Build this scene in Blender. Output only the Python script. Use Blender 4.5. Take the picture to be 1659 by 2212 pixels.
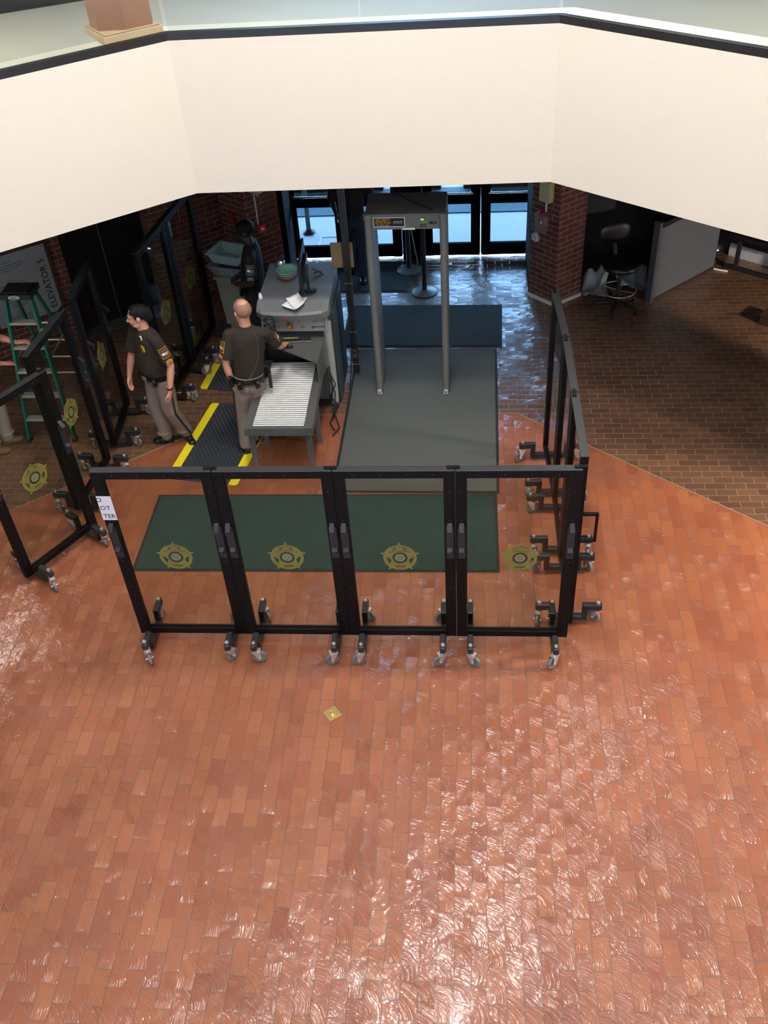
import bpy, bmesh, math, random
from mathutils import Matrix, Vector, Euler, noise
random.seed(7)
S = bpy.context.scene
for o in list(bpy.data.objects): bpy.data.objects.remove(o)
COL = S.collection
PI = math.pi
R = math.radians

# ------------------------------------------------------------------ camera
FPX, PITCH, ROLL, YAW, CAMH = 2108.3, R(41.22), R(-4.366), 0.12, 6.553
cd = bpy.data.cameras.new('camera'); cam = bpy.data.objects.new('camera', cd); COL.objects.link(cam)
fw = Vector((0, math.cos(PITCH), -math.sin(PITCH))); rt = Vector((1, 0, 0)); up = rt.cross(fw)
rt2 = rt*math.cos(ROLL) + up*math.sin(ROLL); up2 = up*math.cos(ROLL) - rt*math.sin(ROLL)
rz = Matrix.Rotation(YAW, 3, 'Z')
m3 = Matrix((rz @ rt2, rz @ up2, rz @ -fw)).transposed()
cam.matrix_world = Matrix.Translation((0, 0, CAMH)) @ m3.to_4x4()
cd.sensor_fit = 'VERTICAL'; cd.sensor_height = 24; cd.lens = 24*FPX/2212; cd.clip_end = 200; cd.clip_start = .05
S.camera = cam

# ------------------------------------------------------------------ light, world, exposure
w = bpy.data.worlds.new('world'); S.world = w; w.use_nodes = True
nt = w.node_tree; bg = nt.nodes['Background']
tc = nt.nodes.new('ShaderNodeTexCoord'); sx = nt.nodes.new('ShaderNodeSeparateXYZ'); cr = nt.nodes.new('ShaderNodeValToRGB')
nt.links.new(tc.outputs['Generated'], sx.inputs[0]); nt.links.new(sx.outputs['Z'], cr.inputs[0]); nt.links.new(cr.outputs[0], bg.inputs[0])
cr.color_ramp.elements[0].position = 0.0; cr.color_ramp.elements[0].color = (.47, .68, 1, 1)
cr.color_ramp.elements[1].position = .55; cr.color_ramp.elements[1].color = (.34, .57, 1, 1)
bg.inputs[1].default_value = 64

def area(name, loc, sx_, sy_, power, color, rot=(0, 0, 0), shape='RECTANGLE', spread=180):
    l = bpy.data.lights.new(name, 'AREA'); l.shape = shape; l.size = sx_; l.size_y = sy_; l.energy = power; l.color = color; l.spread = R(spread)
    o = bpy.data.objects.new(name, l); o.location = loc; o.rotation_euler = rot; COL.objects.link(o); return o
WARM = (1, .965, .93)
LAMPS = [(-.35, 3.0, 9.6, 330), (-1.0, 5.6, 9.6, 270), (-.45, 7.0, 9.6, 680), (-3.6, 5.2, 9.6, 180), (2.4, 4.6, 9.6, 140)]  # last two are unseen lamps added as side fill
for i, (x, y, z, p) in enumerate(LAMPS):
    area('ceiling_lamp_light', (x, y, z), .55, .55, p, WARM, shape='DISK')
# daylight through the glass roof of the atrium
area('skylight_light', (-1.0, 1.2, 9.7), 5.2, 4.6, 600, (.93, .93, 1))
# ceiling lamp under the right hand balcony, off to the side
area('balcony_lamp_light', (6.9, 6.7, 2.6), .3, .3, 2800, (1, .86, .74))
area('unseen_gallery_light', (1.86, 9.6, 5.9), .5, .5, 150, WARM)
area('balcony_lamp_light', (-5.95, 7.9, 2.72), .5, .9, 42, (1, .93, .88))
area('unseen_gallery_light', (-7.6, 10.3, 5.9), .8, .8, 480, (1, .95, .88), shape='DISK')
area('unseen_gallery_light', (-2.2, 12.2, 5.9), .6, .6, 130, (.95, .98, 1))  # unseen, added to brighten the middle of the gallery floor
area('unseen_gallery_light', (4.6, 11.2, 5.9), .6, .6, 130, WARM)  # unseen, added to brighten the right part of the gallery
S.view_settings.view_transform = 'Standard'; S.view_settings.look = 'None'; S.view_settings.gamma = 1
S.view_settings.exposure = -1.34

# ------------------------------------------------------------------ materials
def lin(c):
    return tuple(((x/255)/12.92 if x/255 <= .04045 else ((x/255+.055)/1.055)**2.4) for x in c) + (1,)
MATS = {}
def mat(name, col, rough=.5, metal=0, spec=.5, var=.12, vscale=9, bump=0, bscale=60, coat=0, emit=0, trans=0, alpha=1, rvar=0):
    if name in MATS: return MATS[name]
    m = bpy.data.materials.new(name); m.use_nodes = True; n = m.node_tree.nodes; L = m.node_tree.links
    b = n['Principled BSDF']; c = lin(col)
    b.inputs['Roughness'].default_value = rough; b.inputs['Metallic'].default_value = metal
    b.inputs['Specular IOR Level'].default_value = spec
    b.inputs['Coat Weight'].default_value = coat; b.inputs['Coat Roughness'].default_value = .1
    b.inputs['Transmission Weight'].default_value = trans; b.inputs['Alpha'].default_value = alpha
    t = n.new('ShaderNodeTexCoord'); no = n.new('ShaderNodeTexNoise'); no.inputs['Scale'].default_value = vscale; no.inputs['Detail'].default_value = 4
    L.new(t.outputs['Object'], no.inputs['Vector'])
    mx = n.new('ShaderNodeMix'); mx.data_type = 'RGBA'
    mx.inputs['A'].default_value = tuple(x*(1-var) for x in c[:3])+(1,); mx.inputs['B'].default_value = tuple(min(1, x*(1+var)) for x in c[:3])+(1,)
    L.new(no.outputs['Fac'], mx.inputs['Factor']); L.new(mx.outputs['Result'], b.inputs['Base Color'])
    if rvar:
        mr = n.new('ShaderNodeMapRange'); mr.inputs['To Min'].default_value = max(0, rough-rvar); mr.inputs['To Max'].default_value = rough+rvar
        L.new(no.outputs['Fac'], mr.inputs['Value']); L.new(mr.outputs['Result'], b.inputs['Roughness'])
    if bump:
        n2 = n.new('ShaderNodeTexNoise'); n2.inputs['Scale'].default_value = bscale; L.new(t.outputs['Object'], n2.inputs['Vector'])
        bu = n.new('ShaderNodeBump'); bu.inputs['Strength'].default_value = bump; bu.inputs['Distance'].default_value = .01
        L.new(n2.outputs['Fac'], bu.inputs['Height']); L.new(bu.outputs['Normal'], b.inputs['Normal'])
    if emit:
        b.inputs['Emission Color'].default_value = c; b.inputs['Emission Strength'].default_value = emit
    MATS[name] = m; return m

def brick_mat(name, c1, c2, mortar, bw, bh, rot=0, rough=.5, coat=0, coat_rough=.2, wall=False, streak=0, msize=.004, bumpd=.004, msmooth=.3):
    m = bpy.data.materials.new(name); m.use_nodes = True; n = m.node_tree.nodes; L = m.node_tree.links; b = n['Principled BSDF']
    t = n.new('ShaderNodeTexCoord'); mp = n.new('ShaderNodeMapping'); 
    if wall:   # wall bricks: run along the wall, courses in z
        se = n.new('ShaderNodeSeparateXYZ'); cb = n.new('ShaderNodeCombineXYZ'); L.new(t.outputs['Object'], se.inputs[0])
        mu = n.new('ShaderNodeMath'); mu.operation = 'MULTIPLY'; mu.inputs[1].default_value = math.cos(rot); L.new(se.outputs['X'], mu.inputs[0])
        mu2 = n.new('ShaderNodeMath'); mu2.operation = 'MULTIPLY_ADD'; mu2.inputs[1].default_value = math.sin(rot); L.new(se.outputs['Y'], mu2.inputs[0]); L.new(mu.outputs[0], mu2.inputs[2])
        L.new(mu2.outputs[0], cb.inputs['X']); L.new(se.outputs['Z'], cb.inputs['Y']); src = cb.outputs[0]
    else:
        mp.inputs['Rotation'].default_value = (0, 0, rot); L.new(t.outputs['Object'], mp.inputs['Vector']); src = mp.outputs[0]
    # hand-laid joints: wobble the coordinates a little
    nw = n.new('ShaderNodeTexNoise'); nw.inputs['Scale'].default_value = 3.5; nw.inputs['Detail'].default_value = 3; L.new(src, nw.inputs['Vector'])
    sb = n.new('ShaderNodeVectorMath'); sb.operation = 'SUBTRACT'; sb.inputs[1].default_value = (.5, .5, .5); L.new(nw.outputs['Color'], sb.inputs[0])
    sc = n.new('ShaderNodeVectorMath'); sc.operation = 'SCALE'; sc.inputs['Scale'].default_value = 0 if wall else .022; L.new(sb.outputs[0], sc.inputs[0])
    ad = n.new('ShaderNodeVectorMath'); L.new(src, ad.inputs[0]); L.new(sc.outputs[0], ad.inputs[1]); vec = ad.outputs[0]
    br = n.new('ShaderNodeTexBrick'); br.inputs['Scale'].default_value = 1; br.inputs['Brick Width'].default_value = bw; br.inputs['Row Height'].default_value = bh
    br.inputs['Mortar Size'].default_value = msize; br.inputs['Mortar Smooth'].default_value = msmooth; br.offset = .47 if not wall else .5
    br.inputs['Color1'].default_value = lin(c1); br.inputs['Color2'].default_value = lin(c2); br.inputs['Mortar'].default_value = lin(mortar)
    L.new(vec, br.inputs['Vector'])
    no = n.new('ShaderNodeTexNoise'); no.inputs['Scale'].default_value = 1.1; no.inputs['Detail'].default_value = 5; L.new(src, no.inputs['Vector'])
    n3 = n.new('ShaderNodeTexNoise'); n3.inputs['Scale'].default_value = 90; n3.inputs['Detail'].default_value = 3; L.new(src, n3.inputs['Vector'])
    am = n.new('ShaderNodeMath'); am.operation = 'ADD'; L.new(no.outputs['Fac'], am.inputs[0]); L.new(n3.outputs['Fac'], am.inputs[1])
    mr = n.new('ShaderNodeMapRange'); mr.inputs['From Min'].default_value = .6; mr.inputs['From Max'].default_value = 1.4; mr.inputs['To Min'].default_value = .78; mr.inputs['To Max'].default_value = 1.18
    L.new(am.outputs[0], mr.inputs['Value'])
    vm = n.new('ShaderNodeVectorMath'); vm.operation = 'SCALE'; L.new(br.outputs['Color'], vm.inputs[0]); L.new(mr.outputs['Result'], vm.inputs['Scale'])
    L.new(vm.outputs[0], b.inputs['Base Color'])
    b.inputs['Roughness'].default_value = rough; b.inputs['Coat Weight'].default_value = coat; b.inputs['Coat Roughness'].default_value = coat_rough
    b.inputs['Specular IOR Level'].default_value = .35
    # height: bricks above joints, a random lift and tilt per brick, brushed varnish ridges
    inv = n.new('ShaderNodeMath'); inv.operation = 'SUBTRACT'; inv.inputs[0].default_value = 1; L.new(br.outputs['Fac'], inv.inputs[1])
    bw1 = n.new('ShaderNodeRGBToBW'); L.new(br.outputs['Color'], bw1.inputs[0])
    h1 = n.new('ShaderNodeMath'); h1.operation = 'MULTIPLY_ADD'; h1.inputs[1].default_value = 1.5; L.new(bw1.outputs[0], h1.inputs[0]); L.new(inv.outputs[0], h1.inputs[2])
    n4 = n.new('ShaderNodeTexNoise'); n4.inputs['Scale'].default_value = 14; n4.inputs['Detail'].default_value = 2; L.new(src, n4.inputs['Vector'])
    h2 = n.new('ShaderNodeMath'); h2.operation = 'MULTIPLY_ADD'; h2.inputs[1].default_value = .9; L.new(n4.outputs['Fac'], h2.inputs[0]); L.new(h1.outputs[0], h2.inputs[2])
    last = h2
    if streak:
        # crescent tool marks, one fan of ridges per brick, plus a random tilt of each brick
        def mth(op, a, b_=None, c_=None):
            m_ = n.new('ShaderNodeMath'); m_.operation = op
            for k_, v_ in enumerate((a, b_, c_)):
                if v_ is None: continue
                if isinstance(v_, (int, float)): m_.inputs[k_].default_value = v_
                else: L.new(v_, m_.inputs[k_])
            return m_.outputs[0]
        sp_ = n.new('ShaderNodeSeparateXYZ'); L.new(vec, sp_.inputs[0])
        yr = mth('DIVIDE', sp_.outputs['Y'], bh); row = mth('FLOOR', yr); vv = mth('SUBTRACT', yr, row)
        odd = mth('FLOORED_MODULO', row, 2.0); sh_ = mth('MULTIPLY', mth('SUBTRACT', 1.0, odd), br.offset)
        xr = mth('ADD', mth('DIVIDE', sp_.outputs['X'], bw), sh_); colm = mth('FLOOR', xr); uu = mth('SUBTRACT', xr, colm)
        idv = n.new('ShaderNodeCombineXYZ'); L.new(row, idv.inputs[0]); L.new(colm, idv.inputs[1])
        wn = n.new('ShaderNodeTexWhiteNoise'); wn.noise_dimensions = '2D'; L.new(idv.outputs[0], wn.inputs['Vector']); rs = n.new('ShaderNodeSeparateColor'); L.new(wn.outputs['Color'], rs.inputs[0])
        cu_ = mth('MULTIPLY', mth('SUBTRACT', uu, mth('MULTIPLY_ADD', rs.outputs[0], .5, .75)), bw)
        cv_ = mth('MULTIPLY', mth('ADD', vv, mth('MULTIPLY_ADD', rs.outputs[1], .6, .1)), bh)
        dist = mth('SQRT', mth('ADD', mth('MULTIPLY', cu_, cu_), mth('MULTIPLY', cv_, cv_)))
        nd = n.new('ShaderNodeTexNoise'); nd.inputs['Scale'].default_value = 16; nd.inputs['Detail'].default_value = 2; L.new(vec, nd.inputs['Vector'])
        wv_ = mth('ADD', mth('MULTIPLY', dist, 105.0), mth('ADD', mth('MULTIPLY', nd.outputs['Fac'], 3.2), mth('MULTIPLY', rs.outputs[2], 50.0)))
        n1 = n.new('ShaderNodeTexNoise'); n1.noise_dimensions = '1D'; n1.inputs['Scale'].default_value = 1; n1.inputs['Detail'].default_value = 1.5; L.new(wv_, n1.inputs['W'])
        na = n.new('ShaderNodeTexNoise'); na.inputs['Scale'].default_value = 3.2; L.new(src, na.inputs['Vector'])
        amp = mth('MULTIPLY', mth('MULTIPLY_ADD', na.outputs['Fac'], 2.6, -.7), mth('MULTIPLY_ADD', rs.outputs[1], .8, .35))
        amp = mth('MAXIMUM', amp, .08)
        h3 = mth('MULTIPLY_ADD', mth('MULTIPLY', n1.outputs['Fac'], amp), streak, last.outputs[0])
        tl = mth('MULTIPLY', mth('SUBTRACT', rs.outputs[0], .5), mth('MULTIPLY_ADD', vv, .9, mth('MULTIPLY', uu, 1.1)))
        h4 = n.new('ShaderNodeMath'); h4.operation = 'MULTIPLY_ADD'; h4.inputs[1].default_value = 1.2; L.new(tl, h4.inputs[0]); L.new(h3, h4.inputs[2]); last = h4
    bu = n.new('ShaderNodeBump'); bu.inputs['Strength'].default_value = 1; bu.inputs['Distance'].default_value = bumpd
    L.new(last.outputs[0], bu.inputs['Height']); L.new(bu.outputs['Normal'], b.inputs['Normal']); L.new(bu.outputs['Normal'], b.inputs['Coat Normal'])
    MATS[name] = m; return m

def glass_mat(name, tint, refl=.12):
    m = bpy.data.materials.new(name); m.use_nodes = True; n = m.node_tree.nodes; L = m.node_tree.links
    for x in list(n): n.remove(x)
    out = n.new('ShaderNodeOutputMaterial'); mix = n.new('ShaderNodeMixShader'); tr = n.new('ShaderNodeBsdfTransparent'); gl = n.new('ShaderNodeBsdfGlossy')
    fr = n.new('ShaderNodeFresnel'); fr.inputs['IOR'].default_value = 1.45
    tr.inputs[0].default_value = lin(tint); gl.inputs['Roughness'].default_value = .02; gl.inputs['Color'].default_value = (.9, .9, .9, 1)
    ge = n.new('ShaderNodeNewGeometry'); iv = n.new('ShaderNodeMath'); iv.operation = 'SUBTRACT'; iv.inputs[0].default_value = 1; L.new(ge.outputs['Backfacing'], iv.inputs[1])
    mu = n.new('ShaderNodeMath'); mu.operation = 'MULTIPLY'; L.new(fr.outputs[0], mu.inputs[0]); L.new(iv.outputs[0], mu.inputs[1])
    L.new(mu.outputs[0], mix.inputs[0]); L.new(tr.outputs[0], mix.inputs[1]); L.new(gl.outputs[0], mix.inputs[2]); L.new(mix.outputs[0], out.inputs[0])
    MATS[name] = m; return m

M_RED = brick_mat('red_brick_paving', (160, 95, 60), (144, 79, 52), (140, 92, 70), .24, .115, rot=R(90), rough=.42, coat=1, coat_rough=.13, streak=1.35, bumpd=.006, msize=.005)
M_BRN = brick_mat('brown_brick_paving', (112, 80, 58), (90, 64, 49), (150, 122, 98), .205, .095, rot=0, rough=.40, coat=1, coat_rough=.17, streak=.8, bumpd=.0045)
M_PALE = brick_mat('pale_brick_paving', (140, 130, 118), (120, 110, 100), (150, 140, 128), .205, .095, rot=0, rough=.4, coat=1, coat_rough=.11, streak=.4, bumpd=.0035)
M_WB = brick_mat('wall_brick', (106, 58, 46), (84, 43, 37), (140, 118, 102), .215, .072, rough=.8, wall=True, msize=.006)
M_WBL = brick_mat('wall_brick_left', (106, 58, 46), (84, 43, 37), (140, 118, 102), .215, .072, rot=R(37.8), rough=.8, wall=True, msize=.006)
M_WBR = brick_mat('wall_brick_right', (106, 58, 46), (84, 43, 37), (140, 118, 102), .215, .072, rot=R(-37.8), rough=.8, wall=True, msize=.006)
M_CREAM = mat('cream_plaster', (240, 228, 207), .75, var=.02, bump=.05, bscale=200)
M_BLACK = mat('black_trim', (30, 26, 25), .45)
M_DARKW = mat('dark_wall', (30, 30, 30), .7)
M_CEIL = mat('ceiling_paint', (90, 88, 84), .9)
M_WHITE = mat('white_ceiling', (225, 224, 222), .9, var=.03)
M_OLIVE = mat('gallery_carpet', (196, 188, 166), .85, var=.05, vscale=.8)
M_LEDGE = mat('ledge_paint', (226, 222, 200), .7, var=.03)
M_COLMN = mat('column_clay', (166, 118, 92), .6, var=.06)
M_PLINTH = mat('plinth_stone', (214, 184, 150), .7)
M_TOPLIT = mat('toplit_black', (35, 37, 37), .42, var=.1)  # the frame's black, lightened to stand in for light from above
M_FRAME = mat('black_powder_coat', (7, 6, 6), .5, var=.2, spec=.2)
M_CLEAR = glass_mat('screen_glazing', (241, 241, 234))
M_PANE = glass_mat('door_glazing', (222, 235, 240))
M_RAILG = glass_mat('railing_glazing', (244, 247, 246))
M_GOLD = mat('gold_decal', (122, 114, 50), .5, var=.08)
M_GOLDK = mat('dark_decal', (38, 40, 24), .5)
M_GOLDG = mat('grey_decal', (128, 128, 96), .5)
M_CHROME = mat('chrome', (225, 225, 225), .2, metal=.75, var=.03)
M_WHEEL = mat('grey_wheel', (120, 114, 106), .35, var=.1)
M_STEEL = mat('brushed_steel', (124, 124, 120), .34, metal=.6, var=.1, rvar=.06)
M_ROLLER = mat('roller_steel', (250, 250, 246), .25, metal=.2, var=.02)
M_GREYP = mat('machine_grey', (112, 114, 112), .5, var=.05)
M_GREYD = mat('machine_dark_grey', (70, 76, 76), .5, var=.05)
M_GREYL = mat('machine_light_grey', (150, 152, 148), .5, var=.04)
M_RUB = mat('black_rubber', (22, 22, 23), .6)
M_GMAT = mat('green_carpet_mat', (22, 60, 54), .95, var=.25, vscale=5, bump=.5, bscale=400)
M_GMAT2 = mat('dark_green_carpet_mat', (36, 46, 45), .95, var=.2, vscale=5, bump=.5, bscale=400)
M_GRMAT = mat('grey_carpet_mat', (84, 86, 80), .95, var=.2, vscale=180, bump=.4, bscale=300)
M_EDGE = mat('mat_edge', (22, 30, 30), .8)
M_AFM = mat('black_diamond_rubber', (50, 54, 58), .35, bump=.2, bscale=45)
M_YEL = mat('yellow_rubber', (236, 214, 24), .5, var=.08, bump=.2, bscale=80)
M_SKIN = mat('skin', (206, 142, 116), .5, var=.08)
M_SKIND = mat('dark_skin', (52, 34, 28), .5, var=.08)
M_HAIR = mat('black_hair', (13, 11, 11), .6, spec=.25, bump=.35, bscale=260)
M_HAIRG = mat('cropped_grey_hair', (148, 108, 90), .7, bump=.3, bscale=200)
M_SHIRT = mat('brown_uniform_shirt', (44, 35, 23), .85, var=.2, bump=.9, bscale=9)
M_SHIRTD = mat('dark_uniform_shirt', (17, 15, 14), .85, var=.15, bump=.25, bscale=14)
M_PANTS = mat('taupe_trousers', (130, 112, 98), .85, var=.16, bump=1, bscale=8)
M_JEANS = mat('dark_jeans', (36, 44, 62), .85)
M_STRIPE = mat('dark_stripe', (34, 24, 20), .8)
M_LEATH = mat('black_leather', (14, 13, 13), .35, bump=.2, bscale=60)
M_BADGE = mat('gold_badge', (236, 196, 60), .3, metal=.6)
M_ORANGE = mat('orange_thread', (236, 150, 40), .7)
M_PATCHK = mat('patch_black', (20, 22, 34), .7)
M_PATCHB = mat('patch_blue', (60, 90, 160), .7)
M_PAPER = mat('white_paper', (244, 244, 244), .8, var=.02)
M_INK = mat('black_ink', (16, 16, 16), .6)
M_TEALB = mat('teal_plastic', (168, 196, 196), .45, var=.05)
M_BIN = mat('beige_plastic', (128, 128, 112), .5)
M_GREENF = mat('green_fiberglass', (18, 92, 70), .4, var=.1)
M_ALU = mat('ladder_aluminium', (196, 196, 182), .35, metal=.6)
M_REDP = mat('red_plastic', (200, 40, 44), .4)
M_YELP = mat('yellow_print', (240, 220, 60), .6)
M_CARD = mat('cardboard', (150, 122, 88), .85)
M_WOOD = mat('raw_pine', (214, 184, 122), .6)
M_BRASS = mat('brass', (176, 150, 84), .4, metal=.7)
M_SIGN = mat('sign_plate', (150, 154, 154), .4, metal=.3, var=.05)
M_BROWNF = mat('brown_sign_frame', (60, 40, 30), .6)
M_LED = mat('green_led', (150, 255, 60), .4, emit=3)
M_LAMPG = mat('lamp_glow', (255, 240, 215), .5, emit=9)
M_PAVE = mat('concrete_paving', (196, 200, 206), .8, var=.08)
M_ROAD = mat('teal_paving', (70, 104, 112), .8)
M_GREYPAN = mat('grey_panel_paint', (74, 78, 81), .6, var=.04)
M_SHEET = mat('plastic_sheet', (140, 148, 150), .4, var=.1)
M_KHAKI = mat('khaki_boot', (120, 98, 70), .8)
M_LGREY = mat('light_grey_cloth', (150, 146, 136), .85, var=.1, bump=.3, bscale=14)
M_BEIGE = mat('beige_box', (190, 182, 130), .6)
M_ALARMW = mat('clear_cover', (200, 196, 196), .15, alpha=.25)

# ------------------------------------------------------------------ mesh builder
class MB:
    def __init__(s): s.v = []; s.f = []; s.m = []; s.sm = []; s.M = Matrix.Identity(4)
    def add(s, vs, fs, mi=0, smooth=False):
        b = len(s.v); s.v += [s.M @ Vector(p) for p in vs]
        for f in fs: s.f.append([b+i for i in f]); s.m.append(mi); s.sm.append(smooth)
        return s
    def box(s, c, d, mi=0, rot=None):
        X, Y, Z = d[0]/2, d[1]/2, d[2]/2
        vs = [Vector((x*X, y*Y, z*Z)) for x in (-1, 1) for y in (-1, 1) for z in (-1, 1)]
        if rot is not None: vs = [rot @ p for p in vs]
        return s.add([p+Vector(c) for p in vs], [(0, 1, 3, 2), (4, 6, 7, 5), (0, 4, 5, 1), (2, 3, 7, 6), (0, 2, 6, 4), (1, 5, 7, 3)], mi)
    def bar(s, a, b, w_, d_, mi=0, side=None):
        a, b = Vector(a), Vector(b); z = (b-a).normalized()
        x = Vector(side) if side else (Vector((0, 0, 1)) if abs(z.z) < .9 else Vector((1, 0, 0)))
        y = z.cross(x).normalized(); x = y.cross(z).normalized()
        vs = [p + x*w_/2*i + y*d_/2*j for p in (a, b) for i, j in ((-1, -1), (1, -1), (1, 1), (-1, 1))]
        return s.add(vs, [(3, 2, 1, 0), (4, 5, 6, 7), (0, 1, 5, 4), (1, 2, 6, 5), (2, 3, 7, 6), (3, 0, 4, 7)], mi)
    def cyl(s, a, b, r0, r1=None, n=16, mi=0, caps=True):
        r1 = r0 if r1 is None else r1; a, b = Vector(a), Vector(b); z = (b-a).normalized()
        x = z.orthogonal().normalized(); y = z.cross(x)
        vs = [p + (x*math.cos(2*PI*i/n)+y*math.sin(2*PI*i/n))*r for p, r in ((a, r0), (b, r1)) for i in range(n)]
        s.add(vs, [(i, (i+1) % n, n+(i+1) % n, n+i) for i in range(n)], mi, True)
        if caps: s.add(vs, [tuple(range(n-1, -1, -1)), tuple(range(n, 2*n))], mi)
        return s
    def tube(s, pts, r, n=8, mi=0):
        pts = [Vector(p) for p in pts]; vs = []; px = None
        for i, p in enumerate(pts):
            z = (pts[min(i+1, len(pts)-1)]-pts[max(i-1, 0)]).normalized()
            x = z.orthogonal().normalized() if px is None else (px - z*px.dot(z)).normalized()
            px = x; y = z.cross(x); rr = r[i] if isinstance(r, (list, tuple)) else r
            vs += [p+(x*math.cos(2*PI*k/n)+y*math.sin(2*PI*k/n))*rr for k in range(n)]
        fs = [(j*n+i, j*n+(i+1) % n, (j+1)*n+(i+1) % n, (j+1)*n+i) for j in range(len(pts)-1) for i in range(n)]
        s.add(vs, fs, mi, True); return s.add(vs, [tuple(range(n-1, -1, -1)), tuple(range(len(vs)-n, len(vs)))], mi)
    def lathe(s, prof, c=(0, 0, 0), n=28, mi=0, sx=1, sy=1):
        vs = [(c[0]+r*math.cos(2*PI*i/n)*sx, c[1]+r*math.sin(2*PI*i/n)*sy, c[2]+z) for r, z in prof for i in range(n)]
        return s.add(vs, [(j*n+i, j*n+(i+1) % n, (j+1)*n+(i+1) % n, (j+1)*n+i) for j in range(len(prof)-1) for i in range(n)], mi, True)
    def prism(s, poly, z0, z1, mi=0):
        n = len(poly); a = sum(poly[i][0]*poly[(i+1) % n][1]-poly[(i+1) % n][0]*poly[i][1] for i in range(n))
        if a < 0: poly = poly[::-1]
        vs = [(x, y, z) for z in (z0, z1) for x, y in poly]
        return s.add(vs, [tuple(range(n-1, -1, -1)), tuple(range(n, 2*n))]+[(i, (i+1) % n, n+(i+1) % n, n+i) for i in range(n)], mi)
    def ball(s, c, r, n=16, mi=0):
        r = (r, r, r) if isinstance(r, (int, float)) else r; m_ = n//2; vs = []; 
        for j in range(m_+1):
            t = PI*j/m_
            vs += [(c[0]+r[0]*math.sin(t)*math.cos(2*PI*i/n), c[1]+r[1]*math.sin(t)*math.sin(2*PI*i/n), c[2]+r[2]*math.cos(t)) for i in range(n)]
        return s.add(vs, [(j*n+i, (j+1)*n+i, (j+1)*n+(i+1) % n, j*n+(i+1) % n) for j in range(m_) for i in range(n)], mi, True)
    def text(s, body, size, M, mi=0, ext=.0006, sxx=1, align='CENTER'):
        cu = bpy.data.curves.new('t', 'FONT'); cu.body = body; cu.size = size; cu.extrude = ext; cu.align_x = align; cu.align_y = 'CENTER'; cu.resolution_u = 2
        o = bpy.data.objects.new('t', cu); COL.objects.link(o); bpy.context.view_layer.update()
        me = bpy.data.meshes.new_from_object(o.evaluated_get(bpy.context.evaluated_depsgraph_get()))
        MM = M @ Matrix.Diagonal((sxx, 1, 1, 1))
        s.add([MM @ v.co for v in me.vertices], [tuple(p.vertices) for p in me.polygons], mi)
        bpy.data.objects.remove(o); bpy.data.curves.remove(cu); bpy.data.meshes.remove(me); return s
    def build(s, name, mats, parent=None, loc=None, bevel=0, rot=0):
        me = bpy.data.meshes.new(name); me.from_pydata([tuple(v) for v in s.v], [], s.f)
        for m_ in (mats if isinstance(mats, (list, tuple)) else [mats]): me.materials.append(m_)
        for p, mi, sm in zip(me.polygons, s.m, s.sm): p.material_index = mi; p.use_smooth = sm
        me.validate(); bm = bmesh.new(); bm.from_mesh(me); bmesh.ops.recalc_face_normals(bm, faces=bm.faces); bm.to_mesh(me); bm.free()
        o = bpy.data.objects.new(name, me); COL.objects.link(o)
        if parent: o.parent = parent
        if loc: o.location = loc
        o.rotation_euler.z = rot
        if bevel:
            b = o.modifiers.new('bevel', 'BEVEL'); b.width = bevel; b.segments = 2; b.limit_method = 'ANGLE'; b.angle_limit = R(50)
        return o
def thing(name, label, cat, loc=(0, 0, 0), rot=0, group=None):
    o = bpy.data.objects.new(name, None); COL.objects.link(o); o.location = loc; o.rotation_euler.z = rot; o.empty_display_size = .1
    return tag(o, label, cat, group)
def tag(o, label, cat, group=None):
    o['label'] = label; o['category'] = cat
    if group: o['group'] = group
    return o
def struct(o, label=None):
    o['kind'] = 'structure'
    if label: o['label'] = label
    return o
def copy_tree(o, parent=None):
    c = o.copy(); COL.objects.link(c)
    if parent: c.parent = parent; c.matrix_parent_inverse = o.matrix_parent_inverse
    for ch in list(o.children): copy_tree(ch, c)
    return c
T = Matrix.Translation
def RX(a): return Matrix.Rotation(a, 4, 'X')
def RY(a): return Matrix.Rotation(a, 4, 'Y')
def RZ(a): return Matrix.Rotation(a, 4, 'Z')
FRONT = RX(PI/2)          # text facing -y
def q(v): return Vector(v)

# ------------------------------------------------------------------ setting
OCT = [(3.41, -4.5), (3.41, 6.92), (.722, 9.0), (-2.66, 8.96), (-5.35, 6.92), (-5.35, -4.5)]
def offset(pts, d):
    out = []
    for i in range(len(pts)):
        a = Vector(pts[max(i-1, 0)]); b = Vector(pts[i]); c = Vector(pts[min(i+1, len(pts)-1)])
        ns = []
        for p, q_ in ((a, b), (b, c)):
            if (q_-p).length > 1e-6:
                t = (q_-p).normalized(); ns.append(Vector((t.y, -t.x)))
        nn = sum(ns, Vector((0, 0))).normalized(); k = d/nn.dot(ns[0]); out.append((b.x+nn.x*k, b.y+nn.y*k))
    return out
# paving: red inside the octagon, brown around it
FO = [(3.41, -5), (3.41, 6.78), (.50, 9.12), (-2.72, 9.12), (-5.45, 6.95), (-5.45, -5)]
f = MB()
def flat(poly, z, mi): f.add([(x, y, z) for x, y in poly], [tuple(range(len(poly)))], mi)
flat(FO, 0, 0)
flat([(-10, 9.12), (-10, 11.62), (9, 11.62), (9, 9.12)], 0, 1)
flat([(-10, -5), (-5.45, -5), (-5.45, 6.95), (-2.72, 9.12), (-10, 9.12)], 0, 1)
flat([(9, -5), (9, 9.12), (.5, 9.12), (3.41, 6.78), (3.41, -5)], 0, 1)
flat([(-10, 11.93), (-10, 13.0), (9, 13.0), (9, 11.93)], 0, 1)
flat([(-10, 11.62), (-2.8, 11.62), (-2.8, 11.93), (-10, 11.93)], 0, 1)
flat([(.8, 11.62), (9, 11.62), (9, 11.93), (.8, 11.93)], 0, 1)
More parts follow.
